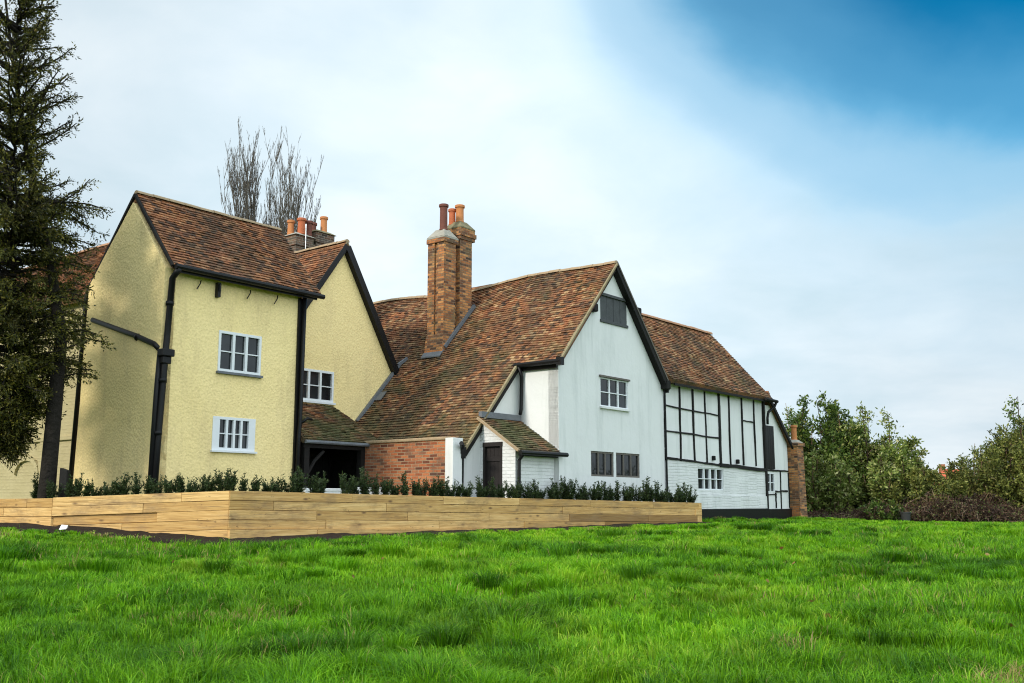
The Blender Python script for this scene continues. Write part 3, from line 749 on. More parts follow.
# ================================================================== TIMBER FRAMED BARN
tb = empty('timber_framed_barn', W(15.3,3.8,.15), 'white timber framed barn with thin black posts, white brick ground floor and black plinth', 'barn')
q0 = 3.795
mb = MB()
mainw = (14.01,15.51,.96,1.56); ow = (18.45,19.02,.93,1.52)
slab(mb, [W(12.30,q0,1.66), W(18.34,q0,1.60), W(18.34,q0,3.74), W(12.30,q0,3.74)], N, .2, grid=.6, disp=walld)
slab(mb, [W(18.33,q0-.01,-.2), W(18.33,.0,-.2), W(18.33,.0,3.7), W(18.33,2.0,5.85), W(18.33,q0-.01,3.7)], D, .2)
slab(mb, [W(18.342,q0,.15), W(20.1,q0,.15), W(20.1,q0,2.50), W(18.97,q0,3.62), W(18.342,q0,3.62)], N, .2, holes=[(W(ow[0],q0,ow[2]),W(ow[1],q0,ow[3]))], grid=.6)
slab(mb, [W(20.1,q0,-.2), W(20.1,0,-.2), W(20.1,0,2.4), W(20.1,q0,2.4)], D, .2)
mb.build('wall', M['white'], tb)
mb = MB()
slab(mb, [W(12.30,q0+.03,.1), W(18.30,q0+.03,.1), W(18.30,q0+.03,1.60), W(12.30,q0+.03,1.72)], N, .25, holes=[(W(mainw[0],q0,mainw[2]),W(mainw[1],q0,mainw[3]))], grid=.6, disp=walld)
slab(mb, [W(12.30,q0+.075,.1), W(18.28,q0+.075,.1), W(18.28,q0+.075,.80), W(12.30,q0+.075,.84)], N, .06, grid=.6, disp=walld)
mb.build('brick_panel', M['white_brick'], tb)
mb = MB(); mb.box(12.30,18.32,q0-.1,q0+.10,-.3,.44); mb.box(18.36,20.14,q0-.1,q0+.06,-.3,.42); mb.build('plinth', M['black'], tb, bevel=.015)
for s, w in ((12.33,.03),(13.13,.045),(13.85,.06),(14.55,.045),(15.40,.10),(16.03,.045),(16.88,.05),(17.70,.045)):
    mb = MB(); lean = random.uniform(-.05,.05); mb.timber(W(s+lean,q0+.012,1.70), W(s,q0+.012,3.70), w, .05, up=N); mb.build('post', M['blackwood'], tb)
mb = MB(); mb.beam(W(18.35,q0+.03,-.1), W(18.35,q0+.02,3.72), .10, .09, up=N); mb.build('post', M['blackwood'], tb)
mb = MB(); mb.tube([W(12.29,q0+.05,.2), W(12.29,q0+.04,3.75)], .025, 6); mb.build('downpipe', M['black'], tb)
for a, b, w in ((W(12.36,q0+.01,3.15),W(15.33,q0+.01,3.07),.035),(W(12.36,q0+.01,2.47),W(15.33,q0+.01,2.43),.04),(W(16.92,q0+.01,3.03),W(17.66,q0+.01,3.02),.035),
                (W(18.45,q0+.01,1.60),W(20.08,q0+.01,1.60),.05),(W(19.45,q0+.012,1.62),W(19.45,q0+.012,.42),.03),(W(18.45,q0+.01,.86),W(19.1,q0+.01,.86),.03),(W(19.05,q0+.012,.96),W(19.95,q0+.012,.97),.05),(W(19.05,q0+.016,.44),W(19.05,q0+.016,.92),.035),(W(20.06,q0+.012,.45),W(20.06,q0+.012,1.55),.03)):
    mb = MB(); mb.timber(a, b, w, .04, up=N); mb.build('rail', M['blackwood'], tb)
mb = MB(); mb.timber(W(12.34,q0+.035,1.76), W(15.4,q0+.035,1.65), .05, .07, up=N); mb.timber(W(15.3,q0+.035,1.66), W(18.3,q0+.035,1.60), .10, .09, up=N, amp=.02); mb.build('bressumer', M['blackwood'], tb)
for s, z in ((14.92,1.85),(16.42,1.80)):
    mb = MB(); mb.box(s-.04,s+.04,q0,q0+.10,z-.07,z+.06); mb.build('joist_end', M['blackwood'], tb, bevel=.02)
PT = frame_pts('q', q0+.03)
window(tb, PT, *mainw, lights=4, rows=2, fw=.03, mull=.07, gap=.10, depth=.09, proud=-.02)
PO = frame_pts('q', q0)
window(tb, PO, *ow, lights=2, rows=2, fw=.03, mull=.04, depth=.05, proud=.005)
mb = MB()
for k in range(4): mb.box(18.44+k*.145,18.44+k*.145+.138,q0-.02,q0+.05,1.64,2.98)
mb.build('hatch_door', M['black'], tb)
mb = MB()
rzt, rqt = 6.03, 2.0
roof_slope(mb, [W(12.35,4.06,3.80), W(18.52,4.06,3.80), W(18.52,rqt,rzt), W(10.55,rqt,rzt)], amp=.04)
roof_slope(mb, [W(11.0,rqt,rzt), W(18.52,rqt,rzt), W(18.52,-.06,3.80), W(11.0,-.06,3.80)])
roof_slope(mb, [W(18.55,3.93,4.05), W(20.28,3.93,2.37), W(20.28,-.06,2.37), W(18.55,-.06,4.05)], thick=.06)
rf = mb.build('roof', M['tile'], tb)
ridge('ridge_tiles', W(10.7,rqt,rzt+.02), W(18.53,rqt,rzt+.02), rf, .10)
mb = MB(); mb.beam(W(18.54,4.06,3.76), W(18.54,rqt,rzt-.05), .05, .09, up=D); mb.beam(W(18.60,3.91,3.88), W(20.28,3.94,2.30), .10, .05, up=N); mb.build('bargeboard', M['blackwood'], tb)
mb = MB(); mb.beam(W(12.45,4.04,3.70), W(18.5,4.04,3.70), .04, .06); mb.tube([W(17.9,4.12,3.74), W(18.75,4.12,3.72)], .05, 8); mb.build('gutter', M['blackwood'], tb)
mb = MB(); mb.tube([W(18.68,4.12,3.70), W(18.66,4.06,3.56), W(18.44,3.95,3.38), W(18.38,3.94,3.2), W(18.37,3.94,3.0)], .042, 8); mb.build('downpipe', M['black'], tb, smooth=True)
# chimney on the end wall
mb = MB()
def taper(mb, s0,s1,q0_,q1,z0,z1,t): mb.hexa([W(s0,q1,z0),W(s1,q1,z0),W(s1,q0_,z0),W(s0,q0_,z0),W(s0+t,q1-t,z1),W(s1-t,q1-t,z1),W(s1-t,q0_+t,z1),W(s0+t,q0_+t,z1)])
taper(mb, 20.16,20.72,3.68,4.13,-.3,2.42,.035)
mb.box(20.15,20.73,3.67,4.14,2.40,2.52)
c = mb.build('chimney', M['brick_stack'], tb, bevel=.01)
mb = MB(); mb.hexa([W(20.18,4.11,2.52),W(20.70,4.11,2.52),W(20.70,3.70,2.52),W(20.18,3.70,2.52),W(20.3,4.0,2.62),W(20.58,4.0,2.62),W(20.58,3.82,2.62),W(20.3,3.82,2.62)]); mb.build('chimney_cap', M['concrete'], c)
pot(c, W(20.44,3.91,2.6), .50, .095, 'pot_orange')

# ================================================================== REAR WING behind the yew
rw = empty('rear_wing', W(.3,-7,0), 'cream painted brick wing with red tiled roof behind the dark yew', 'house')
mb = MB(); slab(mb, [W(.28,-2.9,-.4), W(.28,-2.9,5.0), W(.28,-13,5.0), W(.28,-13,-.4)], -D, .3)
mb.box(.22,.285,-13,-2.95,1.95,2.03); mb.box(.24,.285,-3.5,-3.22,-.3,5.0); mb.box(.24,.285,-5.2,-4.95,-.3,1.95)
mb.build('wall', M['cream_brick'], rw)
mb = MB(); roof_slope(mb, [W(.05,-13,5.0), W(.05,-3.05,5.0), W(2.3,-3.05,7.1), W(2.3,-13,7.1)])
rf = mb.build('roof', M['tile_red'], rw)
ridge('ridge_tiles', W(2.3,-13,7.12), W(2.3,-3.05,7.12), rf)
mb = MB()
for k in range(9):
    a0 = math.pi*(1-k/8); a1 = math.pi*(1-(k+1)/8)
    if k < 8: mb.beam(W(.26,-5.75+.55*math.cos(a0),1.25+.35*math.sin(a0)), W(.26,-5.75+.55*math.cos(a1),1.25+.35*math.sin(a1)), .10, .09, up=D)
mb.build('blind_arch', M['cream_brick'], rw)

# ================================================================== PLANTER
PA = Vector((-4.67,16.74,0)); PB = Vector(W(12.13,4.9,0)); PL = Vector((-7.85,17.3,0)); PX = Vector((-12.2,20.4,0))
PE = PB + (-N*.9 + D*.1)
pl = empty('timber_planter', (PA.x, PA.y, 0), 'long raised planter of pale new timber sleepers in front of the houses', 'planter')
def sleeper_wall(name, A, B, zA, zB, courses, inside, ch=.158, odd=None, offs=None):
    mb = MB(); t = (B-A); L = t.length; t.normalize(); s = Vector((-t.y, t.x, 0))
    if s.dot(inside) < 0: s = -s
    for c in range(courses):
        x = -random.uniform(.2, 1.6) if c else 0
        while x < L:
            ln = random.uniform(1.9, 2.7); a, b = max(0, x), min(L, x+ln-.006)
            if b-a > .05:
                za = zA+(zB-zA)*a/L - c*ch; zb = zA+(zB-zA)*b/L - c*ch
                pr = random.uniform(-.010,.010) + (odd(c, (a+b)/2) if odd else 0); th = .10
                pa, pb = A+t*a, A+t*b; g = random.uniform(.003,.008)
                if offs: pr += offs(c)
                f0 = -s*pr; b0 = s*th
                rr = None
                if name == 'front_wall' and L-5.5 < a < L-.3 and c in (2, 3) : rr = random.uniform(.0,.05)
                mb.hexa([pa+f0+Z*(za-ch+g),pb+f0+Z*(zb-ch+g),pb+b0+Z*(zb-ch+g),pa+b0+Z*(za-ch+g),pa+f0+Z*za,pb+f0+Z*zb,pb+b0+Z*zb,pa+b0+Z*za], rr if rr is not None else random.uniform(.1,1))
            x += ln
    return mb.build(name, M['sleeper'], pl, bevel=.006)
inn = Vector((-.3, 1, 0))
sleeper_wall('front_wall', PA, PB, .80, .60, 5, -N, odd=None, offs=lambda c: .05 if c == 4 else 0)
sleeper_wall('corner_wall', PL, PA-(PA-PL).normalized()*.012, .69, .80, 5, inn, odd=lambda c, x: -.05 if (c == 2 and x < 1.9) else 0)
sleeper_wall('left_wall', PX, PL-(PL-PX).normalized()*.012, .66, .68, 4, Vector((.6,.8,0)))
sleeper_wall('end_wall', PB, PE, .60, .60, 4, -D)
# soil of the bed
def bed():
    outer = [PX, PL, PA, PB]; zz = [.60, .62, .72, .53]
    inner = [PX+Vector((.5,.9,0)), PL+Vector((.4,.95,0)), PA+Vector((-.35,1.15,0)), PE+Vector((-.05,0,0))]
    mb = MB()
    for i in range(3):
        n_ = 12
        for k in range(n_):
            for j in range(3):
                def pt(a, b_):
                    o = outer[i].lerp(outer[i+1], a); q = inner[i].lerp(inner[i+1], a); p = o.lerp(q, b_)
                    return p + Z*(zz[i]+(zz[i+1]-zz[i])*a + .03*noise.noise(p*3))
                mb.face([pt(k/n_, j/3), pt((k+1)/n_, j/3), pt((k+1)/n_, (j+1)/3), pt(k/n_, (j+1)/3)])
        a, b = inner[i], inner[i+1]
        mb.face([a+Z*-.2, b+Z*-.2, b+Z*zz[i+1], a+Z*zz[i]])
    return tag(mb.build('soil', M['soil']), kind='structure')
bed()
# low white wall behind the bed
mb = MB(); mb.box(2.6,3.9,.95,1.10,-.2,.90); mb.box(3.9,5.0,.95,1.10,-.2,.93)
lw = mb.build('low_wall', M['white_brick'], None, loc=W(3.8,1.0,0), bevel=.02); tag(lw, 'low white wall showing between saplings in front of the dark porch', 'wall')
# paving by the doors
mb = MB()
for i in range(14):
    for j in range(4):
        s0_, s1_ = -1+i*1.5, -1+(i+1)*1.5
        def pp(s, q): p = W(s, q, 0); return Vector((p.x, p.y, gz0(p.x, p.y)+.10))
        a, b = -2.0+j*1.55, -2.0+(j+1)*1.55
        if s0_ < 12: mb.face([pp(s0_,b), pp(s1_,b), pp(s1_,a), pp(s0_,a)])
# bare earth at the foot of the planter
def earth(pts, wid):
    """trodden soil along the foot of the planter, following its corners"""
    mb = MB(); nrm = []
    for i in range(len(pts)-1):
        t = (pts[i+1]-pts[i]).normalized(); sd = Vector((t.y, -t.x, 0)); nrm.append(sd if sd.y < 0 else -sd)
    vn = [nrm[0]]+[(nrm[i]+nrm[i+1]).normalized() for i in range(len(nrm)-1)]+[nrm[-1]]
    prev = None
    for i in range(len(pts)-1):
        n_ = max(8, int((pts[i+1]-pts[i]).length/.09))
        for k in range(n_+(i == len(pts)-2)):
            f = k/n_; p = pts[i].lerp(pts[i+1], f); sd = vn[i].lerp(vn[i+1], f).normalized()
            w = (wid[i]+(wid[i+1]-wid[i])*f)*(.6+.8*float(vnoise(p.x, p.y, 1.1))+.25*random.random()); row = []
            for j in range(9):
                g = j/8; q = p + sd*(w*g*1.0 - .12); h = .01*(1-g)**2 + .05*(float(vnoise(q.x,q.y,5))-.4)*(1-g) - (.05 if j == 8 else 0)
                row.append(Vector((q.x, q.y, gp(q.x, q.y)+h+.02)))
            if prev:
                for j in range(8): mb.face([prev[j], prev[j+1], row[j+1], row[j]])
            prev = row
    return tag(mb.build('earth', M['soil'], smooth=True), kind='structure')
earth([PX, PL, PA, PB], [.8, .9, 1.2, .35])

# ================================================================== PLANTS
def diamonds(name, C, A, B, mat, rnd, parent=None, extra=None, loc=None):
    """many leaf-sized faces as one mesh: centre, half length vector, half width vector; extra = MB of stems (material slot 1)"""
    off = np.array(ORG[parent.name] if parent is not None else (loc if loc is not None else (0,0,0)))
    C = np.asarray(C, np.float32)-off; A = np.asarray(A, np.float32); B = np.asarray(B, np.float32)
    n = len(C); V = np.stack([C-A, C+B-A*.1, C+A, C-B-A*.1], 1).reshape(-1, 3)
    nv = len(V); ev = []; ef = []; er = []
    if extra is not None:
        ev = [tuple(p-Vector(off)) for p in extra.v]; ef = extra.f; er = extra.r
    me = bpy.data.meshes.new(name)
    me.vertices.add(nv+len(ev)); allv = np.concatenate([V, np.array(ev, np.float32).reshape(-1, 3)]) if ev else V
    me.vertices.foreach_set('co', allv.astype(np.float32).ravel())
    loops = np.arange(nv, dtype=np.int32); starts = np.arange(0, nv, 4, dtype=np.int32)
    if ef:
        l2 = np.array([i+nv for f in ef for i in f], np.int32); cnt = np.array([len(f) for f in ef]); s2 = nv+np.concatenate([[0], np.cumsum(cnt)[:-1]])
        loops = np.concatenate([loops, l2]); starts = np.concatenate([starts, s2.astype(np.int32)])
    me.loops.add(len(loops)); me.loops.foreach_set('vertex_index', loops)
    me.polygons.add(len(starts)); me.polygons.foreach_set('loop_start', starts)
    me.update(calc_edges=True)
    for m in (mat if isinstance(mat, (list, tuple)) else [mat]): me.materials.append(m)
    if ef: me.polygons.foreach_set('material_index', np.concatenate([np.zeros(n, np.int32), np.ones(len(ef), np.int32)]))
    at = me.attributes.new('rnd', 'FLOAT', 'FACE'); at.data.foreach_set('value', np.concatenate([np.asarray(rnd, np.float32), np.array(er, np.float32)]) if ef else np.asarray(rnd, np.float32))
    me.validate()
    o = bpy.data.objects.new(name, me); COL.objects.link(o)
    if parent is not None: o.parent = parent
    elif loc is not None: o.location = loc
    ORG[o.name] = Vector(off)
    return o
def rand_dirs(n):
    v = rng.normal(size=(n, 3)); return v/np.linalg.norm(v, axis=1, keepdims=True)
def leaves_at(P, T, length, width, spread=1.0, droop=0.0):
    """leaf axes around twig directions T"""
    n = len(P); d = T + rand_dirs(n)*spread; d[:,2] -= droop; d /= np.linalg.norm(d, axis=1, keepdims=True)
    b = np.cross(d, rand_dirs(n)); b /= np.linalg.norm(b, axis=1, keepdims=True)+1e-9
    l = length*rng.uniform(.6, 1.25, (n,1)); w = width*rng.uniform(.7, 1.2, (n,1))
    return P + d*l*.5, d*l*.5, b*w*.5

# ---- yew
def yew():
    base = Vector((-8.28,17.95,.0)); root = empty('yew_tree', base, 'large dark yew with drooping sprays rising beside the yellow house', 'tree')
    tr = MB()
    axis = [base+Vector(v) for v in ((-.03,0,-.3),(.0,0,.0),(.02,.02,1.2),(.03,.05,2.4),(.05,.05,3.6),(-.22,.0,5.0),(-.8,0,7.0),(-1.25,0,9.0),(-1.7,0,11.4))]
    tr.tube(axis, [.21,.165,.14,.13,.11,.07,.045,.03,.012], 12)
    ext = [(1.5,-8.9),(1.9,-8.6),(2.4,-8.15),(3.2,-7.56),(3.7,-7.32),(4.5,-7.6),(5.2,-7.6),(5.5,-7.85),(6.1,-7.5),(6.55,-7.88),(7.2,-8.6),(7.8,-8.25),(8.3,-8.15),(8.9,-8.2),(10.2,-8.75),(11.4,-9.3)]
    xc = lambda z: -9.1-.06*max(0,z-4)
    pr = lambda z: float(np.interp(z, [e[0] for e in ext], [e[1] for e in ext]))-xc(z)
    br = MB(); P = []; T = []
    nl = 480
    for i in range(nl):
        zt = 1.5 + 9.6*((i+random.random())/nl)**1.2           # height of the tip
        if zt > 6.6 and random.random() < .30: continue
        az = random.uniform(0, 2*math.pi); d = Vector((math.cos(az), math.sin(az), 0))
        Lr = pr(zt)*(random.uniform(.25,1.0)**.55)*random.choice((1,1,1.06))
        if d.x < 0: Lr *= 1+.9*abs(d.x)
        rise = random.uniform(-.25,.35)*Lr if zt < 6.3 else random.uniform(.35,.9)*Lr
        c0 = Vector((xc(zt), base.y, base.z+max(1.3,zt-rise))); tip = Vector((xc(zt)+d.x*Lr, base.y+d.y*Lr*1.05, base.z+zt))
        pts = []
        for k in range(7):
            f = k/6; w = Vector((noise.noise(Vector((i*3.1,k*.7,0))), noise.noise(Vector((i*3.1,k*.7,9))), noise.noise(Vector((i*3.1,k*.7,5)))))*.22*f*(1-f)*2
            pts.append(c0.lerp(tip, f)+w+Z*((.22 if zt < 6.3 else -.12)*Lr*f*(1-f)))
        br.tube(pts, [.026*(1-k/7)+.005 for k in range(7)], 5, cap=False)
        nb = int(9 + Lr*11)
        for b in range(nb):
            f = .12 + .88*(b+random.random())/nb; x = f*6; j = min(5, int(x)); p = pts[j].lerp(pts[j+1], x-j); t = (pts[j+1]-pts[j]).normalized()
            sd = t.cross(Z).normalized()*random.choice((-1,1)); bl = random.uniform(.10,.36)*(1.1-.5*f)*(1 if zt < 6.6 else .8)
            dirv = (t*random.uniform(.6,1.1)+sd*random.uniform(.2,.8)+Z*random.uniform(-.50,.22)).normalized()
            npt = int(bl*(62 if zt < 6.3 else 54))+1
            for q in range(npt):
                g = q/npt; pp = p + dirv*(bl*g) + Z*(-.25*bl*g*g)
                P.append(pp); T.append(dirv + sd*random.uniform(-.3,.3))
                if q % 4 == 1 and g > .15:
                    s2 = (dirv.cross(Vector((random.uniform(-1,1),random.uniform(-1,1),random.uniform(-.4,.4))))).normalized()
                    for h in range(4): P.append(pp+(s2*.75+dirv*.5)*(.034*(h+1))+Z*(-.003*h)); T.append(s2+dirv)
    P = np.array([tuple(p) for p in P]); T = np.array([tuple(t) for t in T]); T /= np.linalg.norm(T, axis=1, keepdims=True)
    print('yew', len(P))
    C, A, B = leaves_at(P, T, .066, .026, .75, .1)
    tr.build('trunk', M['bark'], root, smooth=True)
    br.build('limbs', M['bark'], root, smooth=True)
    diamonds('crown', C, A, B, M['yew'], np.clip(rng.normal(.45,.22,len(P)),0,1), root)
yew()
mb = MB(); b_ = Vector((-7.98,17.98,0)); mb.hexa([b_+Vector(v) for v in ((-.07,-.07,-.2),(.07,-.07,-.2),(.07,.07,-.2),(-.07,.07,-.2),(-.06,-.07,1.22),(.08,-.07,1.17),(.08,.07,1.17),(-.06,.07,1.22))])
po = mb.build('wooden_post', M['blackwood'], None, loc=b_, bevel=.012); tag(po, 'short dark wooden post beside the yew trunk', 'post')

# ---- saplings along the planter
def sapling(k):
    h = random.uniform(.40,.56); P = []; T = []; st = MB()
    for s in range(random.randint(4,7)):
        a = random.uniform(0,6.28); l = random.uniform(.0,.32); d = Vector((math.cos(a)*l, math.sin(a)*l, 1)).normalized(); hh = h*random.uniform(.6,1.1)
        o = Vector((math.cos(a),math.sin(a),0))*random.uniform(0,.05)
        st.tube([o-Z*.06, o+d*hh*.5, o+d*hh+Vector((random.uniform(-.03,.03),0,0))], [.007,.005,.002], 4, cap=False)
        for i in range(int(hh*170)):
            f = (i+.5)/(hh*150); P.append(o+d*(hh*f)); T.append((d*.8+Vector(rand_dirs(1)[0])*.9).normalized())
        for b in range(7):
            f = random.uniform(.15,.8); a2 = random.uniform(0,6.28); bd = (d*.9+Vector((math.cos(a2),math.sin(a2),.2))*.7).normalized(); bl = random.uniform(.06,.16)
            for i in range(int(bl*130)): P.append(o+d*(hh*f)+bd*(bl*i/(bl*130))); T.append((bd+Vector(rand_dirs(1)[0])*.8).normalized())
    P = np.array([tuple(p) for p in P]); T = np.array([tuple(t) for t in T])
    C, A, B = leaves_at(P, T, .06, .02, .4)
    return diamonds('yew_sapling', C, A, B, [M['sapling'], M['bark']], np.clip(rng.normal(.45,.25,len(P)),0,1), extra=st)
protos = [sapling(k) for k in range(9)]
ORD = ['first','second','third','fourth','fifth','sixth','seventh','eighth','ninth','tenth','eleventh','twelfth','thirteenth','fourteenth','fifteenth','sixteenth','seventeenth','eighteenth','nineteenth','twentieth',
       'twenty-first','twenty-second','twenty-third','twenty-fourth','twenty-fifth','twenty-sixth','twenty-seventh','twenty-eighth','twenty-ninth','thirtieth','thirty-first','thirty-second','thirty-third','thirty-fourth','thirty-fifth','thirty-sixth','thirty-seventh','thirty-eighth','thirty-ninth','fortieth',
       'forty-first','forty-second','forty-third','forty-fourth','forty-fifth','forty-sixth','forty-seventh','forty-eighth','forty-ninth','fiftieth','fifty-first','fifty-second','fifty-third','fifty-fourth','fifty-fifth','fifty-sixth','fifty-seventh','fifty-eighth','fifty-ninth','sixtieth','sixty-first','sixty-second','sixty-third','sixty-fourth','sixty-fifth','sixty-sixth','sixty-seventh','sixty-eighth','sixty-ninth','seventieth','seventy-first','seventy-second','seventy-third','seventy-fourth','seventy-fifth','seventy-sixth','seventy-seventh','seventy-eighth','seventy-ninth','eightieth']
def behind(u):
    return ('behind the left planter' if u < 48 else 'below the shaded yellow gable' if u < 155 else 'below the yellow front wall' if u < 298 else 'before the dark porch' if u < 358 else
            'before the red brick wall' if u < 446 else 'before the lean-to shed' if u < 560 else 'before the white gable' if u < 664 else 'before the timber framed barn')
def pix(p):
    v = p-EYE; y = v.y*math.cos(TH)+v.z*math.sin(TH); return 512+F*v.x/y
spots = []
def row(a, b, za, zb, inside, n, skip=()):
    for k in range(n):
        if k in skip: continue
        f = (k+.5+random.uniform(-.16,.16))/n; p = a.lerp(b, f)+inside*random.uniform(.18,.30); p.z = za+(zb-za)*f-.03; spots.append(p)
row(PX, PL, .60, .62, Vector((.58,.81,0)), 8, (1, 3, 5))
row(PL, PA, .62, .71, Vector((.2,.97,0)), 17, ())
row(PA, PB, .71, .53, -(PB-PA).normalized().cross(Z)*1.0, 56, (9,))
spots.sort(key=pix)
vis = [p for p in spots if pix(p) > -6]
i = 0; kinds = list(range(9))
for p in vis:
    if i % 9 == 0: random.shuffle(kinds)
    pr = protos[kinds[i % 9]]
    if i < 9: o = protos[i]
    else: o = pr.copy(); COL.objects.link(o)
    s = random.uniform(.72, .92)*float(np.interp(p.y, [16.5, 20, 26], [.98, 1.06, 1.2])); o.location = p; o.rotation_euler = (random.uniform(-.08,.08), random.uniform(-.08,.08), random.uniform(0, 6.28)); o.scale = (s*1.05, s*1.05, s)
    tag(o, f'dark yew sapling {behind(pix(p))}, {ORD[i]} from the left along the planter', 'sapling', 'yew saplings planted along the timber planter')
    i += 1
print('saplings', i)

# ---- bare poplars behind the yellow house
def poplar(x, y, top, width, label, seed, nst=9):
    random.seed(seed); base = Vector((x, y, 0)); root = empty('bare_poplar', base, label, 'tree', 'bare trees behind the yellow roof')
    tr = MB(); tw = MB()
    tr.tube([base-Z*.3, base+Z*top*.25, base+Z*top*.5+Vector((.2,0,0)), base+Z*top*.7+Vector((.1,0,0)), base+Z*top*.9], [.4,.26,.15,.06,.02], 8)
    def shoot(p, d, L, r, depth):
        pts = [p]; q = p.copy(); dd = d.copy(); n_ = 6
        for k in range(n_):
            dd = (dd + Vector((random.uniform(-.05,.05),random.uniform(-.05,.05),.07))).normalized(); q = q + dd*(L/n_); pts.append(q)
        tw.tube(pts, [r*(1-.85*k/n_) for k in range(n_+1)], 4 if depth < 2 else 3, cap=False)
        if depth < 3:
            m = (16, 8, 4)[depth]
            for j in range(m):
                f = random.uniform(.15,.95); x_ = f*n_; a = min(n_-1, int(x_)); pp = pts[a].lerp(pts[a+1], x_-a)
                az = random.uniform(0,6.28); sp = random.uniform(.22,.5)
                nd_ = (dd*.7+Vector((math.cos(az)*sp*1.1, math.sin(az)*sp*1.1, .6))).normalized()
                shoot(pp, nd_, L*random.uniform(.22,.42)*(1-.5*f), max(.011, r*.40), depth+1)
    for k in range(nst):
        az = random.uniform(0,6.28); z = top*random.uniform(.22,.50); sp = random.uniform(0,.10); rr = random.uniform(.1,.75)*width
        p = base+Z*z+Vector((math.cos(az)*rr, math.sin(az)*rr, 0)); L = (top*random.uniform(.80,1.0)-z)
        shoot(p, Vector((math.cos(az)*sp*width, math.sin(az)*sp*width, 1)).normalized(), L, .050, 0)
    tr.build('trunk', M['twig'], root); tw.build('branches', M['twig'], root)
poplar(-15.5, 58, 22.4, 1.15, 'bare grey poplar with tall upright twigs, taller one behind the yellow roof', 11, 20)
poplar(-13.2, 57, 21.2, 1.15, 'bare grey poplar leaning outwards, shorter one nearer the chimney pots', 12, 16)
random.seed(21)

# ---- shrubs and trees along the right boundary
def shrub(name, label, cat, base, h, rad, nst, leaf, mats, nl, group=None, spread=.5, bare=.25, lw=.5, tall=1.0, flat=1.0, openness=1.0, clear=.12, stemmat='bramble'):
    base = Vector(base); base.z = gp(base.x, base.y); root = empty(name, base, label, cat, group)
    st = MB(); P = []; T = []; tips = []
    for k in range(nst):
        az = random.uniform(0, 6.28); l = random.uniform(.0, 1)**.7; hh = h*random.uniform(.72,1.0)*(1-.35*l*l)
        foot = base+Vector((math.cos(az)*rad*.22*l, math.sin(az)*rad*.22*l*flat, -.15)); tip = base+Vector((math.cos(az)*rad*l, math.sin(az)*rad*l*flat, hh))
        pts = [foot.lerp(tip, f)+Vector((noise.noise(Vector((k*5.3+h,f*2,1))),noise.noise(Vector((k*5.3,f*2,7+h))),0))*rad*.14*f + Vector((math.cos(az),math.sin(az)*flat,0))*rad*.18*math.sin(f*3.14) for f in [q/7 for q in range(8)]]
        st.tube(pts, [.010+.028*(h/4)*(1-f/7) for f in range(8)], 5, cap=False)
        for b in range(int(9*openness+5)):
            f = random.uniform(clear+.05,.98); x = f*7; j = min(6,int(x)); p = pts[j].lerp(pts[j+1], x-j); t = (pts[j+1]-pts[j]).normalized()
            a2 = random.uniform(0,6.28); d = (t*.7+Vector((math.cos(a2),math.sin(a2),random.uniform(-.15,.5)))*spread*1.6).normalized()
            bl = random.uniform(.18,.42)*h*.42*(1.15-.6*f)
            e = p+d*bl+Z*(-.08*bl); st.tube([p, p+d*bl*.5, e], [.010,.007,.003], 3, cap=False)
            tips.append((p, e, d))
    per = max(1, nl//len(tips))
    for p, e, d in tips:
        for q in range(random.randint(int(per*.4), int(per*1.6)+1)):
            f = random.uniform(.1,1.05); o = Vector(rng.normal(size=3))*.07*(h/3)**.5
            P.append(p.lerp(e, f)+o); T.append(d)
    P = np.array([tuple(p) for p in P]); T = np.array([tuple(t) for t in T])
    C, A, B = leaves_at(P, T, leaf, leaf*lw, 1.1, .15)
    st.build('stems', M[stemmat], root)
    diamonds('foliage', C, A, B, M[mats], np.clip(rng.normal(.5,.25,len(P)),0,1), root)
    return root
def at(u, y):          # a point of the ground seen in column u, y metres out
    x = (u-512)/F*(y*math.cos(TH)+.0); return Vector((x, y, 0))
G = 'shrubs along the field edge'
shrub('bushy_tree', 'dense dark green bushy tree just right of the end chimney', 'tree', at(824,39), 4.9, 1.75, 34, .16, 'bushgreen', 26000, clear=.02, openness=1.6)
shrub('loose_tree', 'thin airy sapling tree with pale leaves, tallest of the boundary growth', 'tree', at(866,38.5), 5.0, 1.4, 10, .14, 'bushlight', 5200, openness=1.5)
shrub('pale_tree', 'pale leaved tree peeping out behind the barn roof end', 'tree', at(784,44), 5.3, 1.5, 12, .12, 'bushlight', 4000)
shrub('shrub', 'light leaved shrub low beside the end chimney with tangled bare stems', 'shrub', at(832,36.2), 2.5, 1.3, 26, .15, 'bushlight', 6500, G)
shrub('shrub', 'pale green loose shrub below the airy sapling tree', 'shrub', at(882,37.2), 2.9, 1.9, 32, .15, 'bushlight', 15000, G)
shrub('shrub', 'tall pale leaved shrub with arching twigs left of the distant red roof', 'shrub', at(898,38), 3.5, 1.45, 24, .15, 'bushlight', 11000, G)
shrub('shrub', 'rounded olive shrub just left of the distant red roof', 'shrub', at(908,40), 2.7, .85, 26, .12, 'busholive', 11000, G)
shrub('shrub', 'broad olive green shrub just right of the distant red roof', 'shrub', at(996,37.5), 2.9, 1.7, 36, .12, 'busholive', 22000, G)
shrub('shrub', 'tall yellowish green shrub at the right edge of the photo', 'shrub', at(1030,36.5), 3.7, 2.0, 36, .12, 'busholive', 22000, G)
shrub('shrub', 'dark green shrub low in front of the bushy tree', 'shrub', at(858,37.5), 2.5, 1.5, 26, .13, 'bushgreen', 14000, G)
shrub('shrub', 'dark green shrub behind the bucket and brambles', 'shrub', at(912,36.4), 2.0, 1.8, 30, .13, 'busholive', 16000, G)
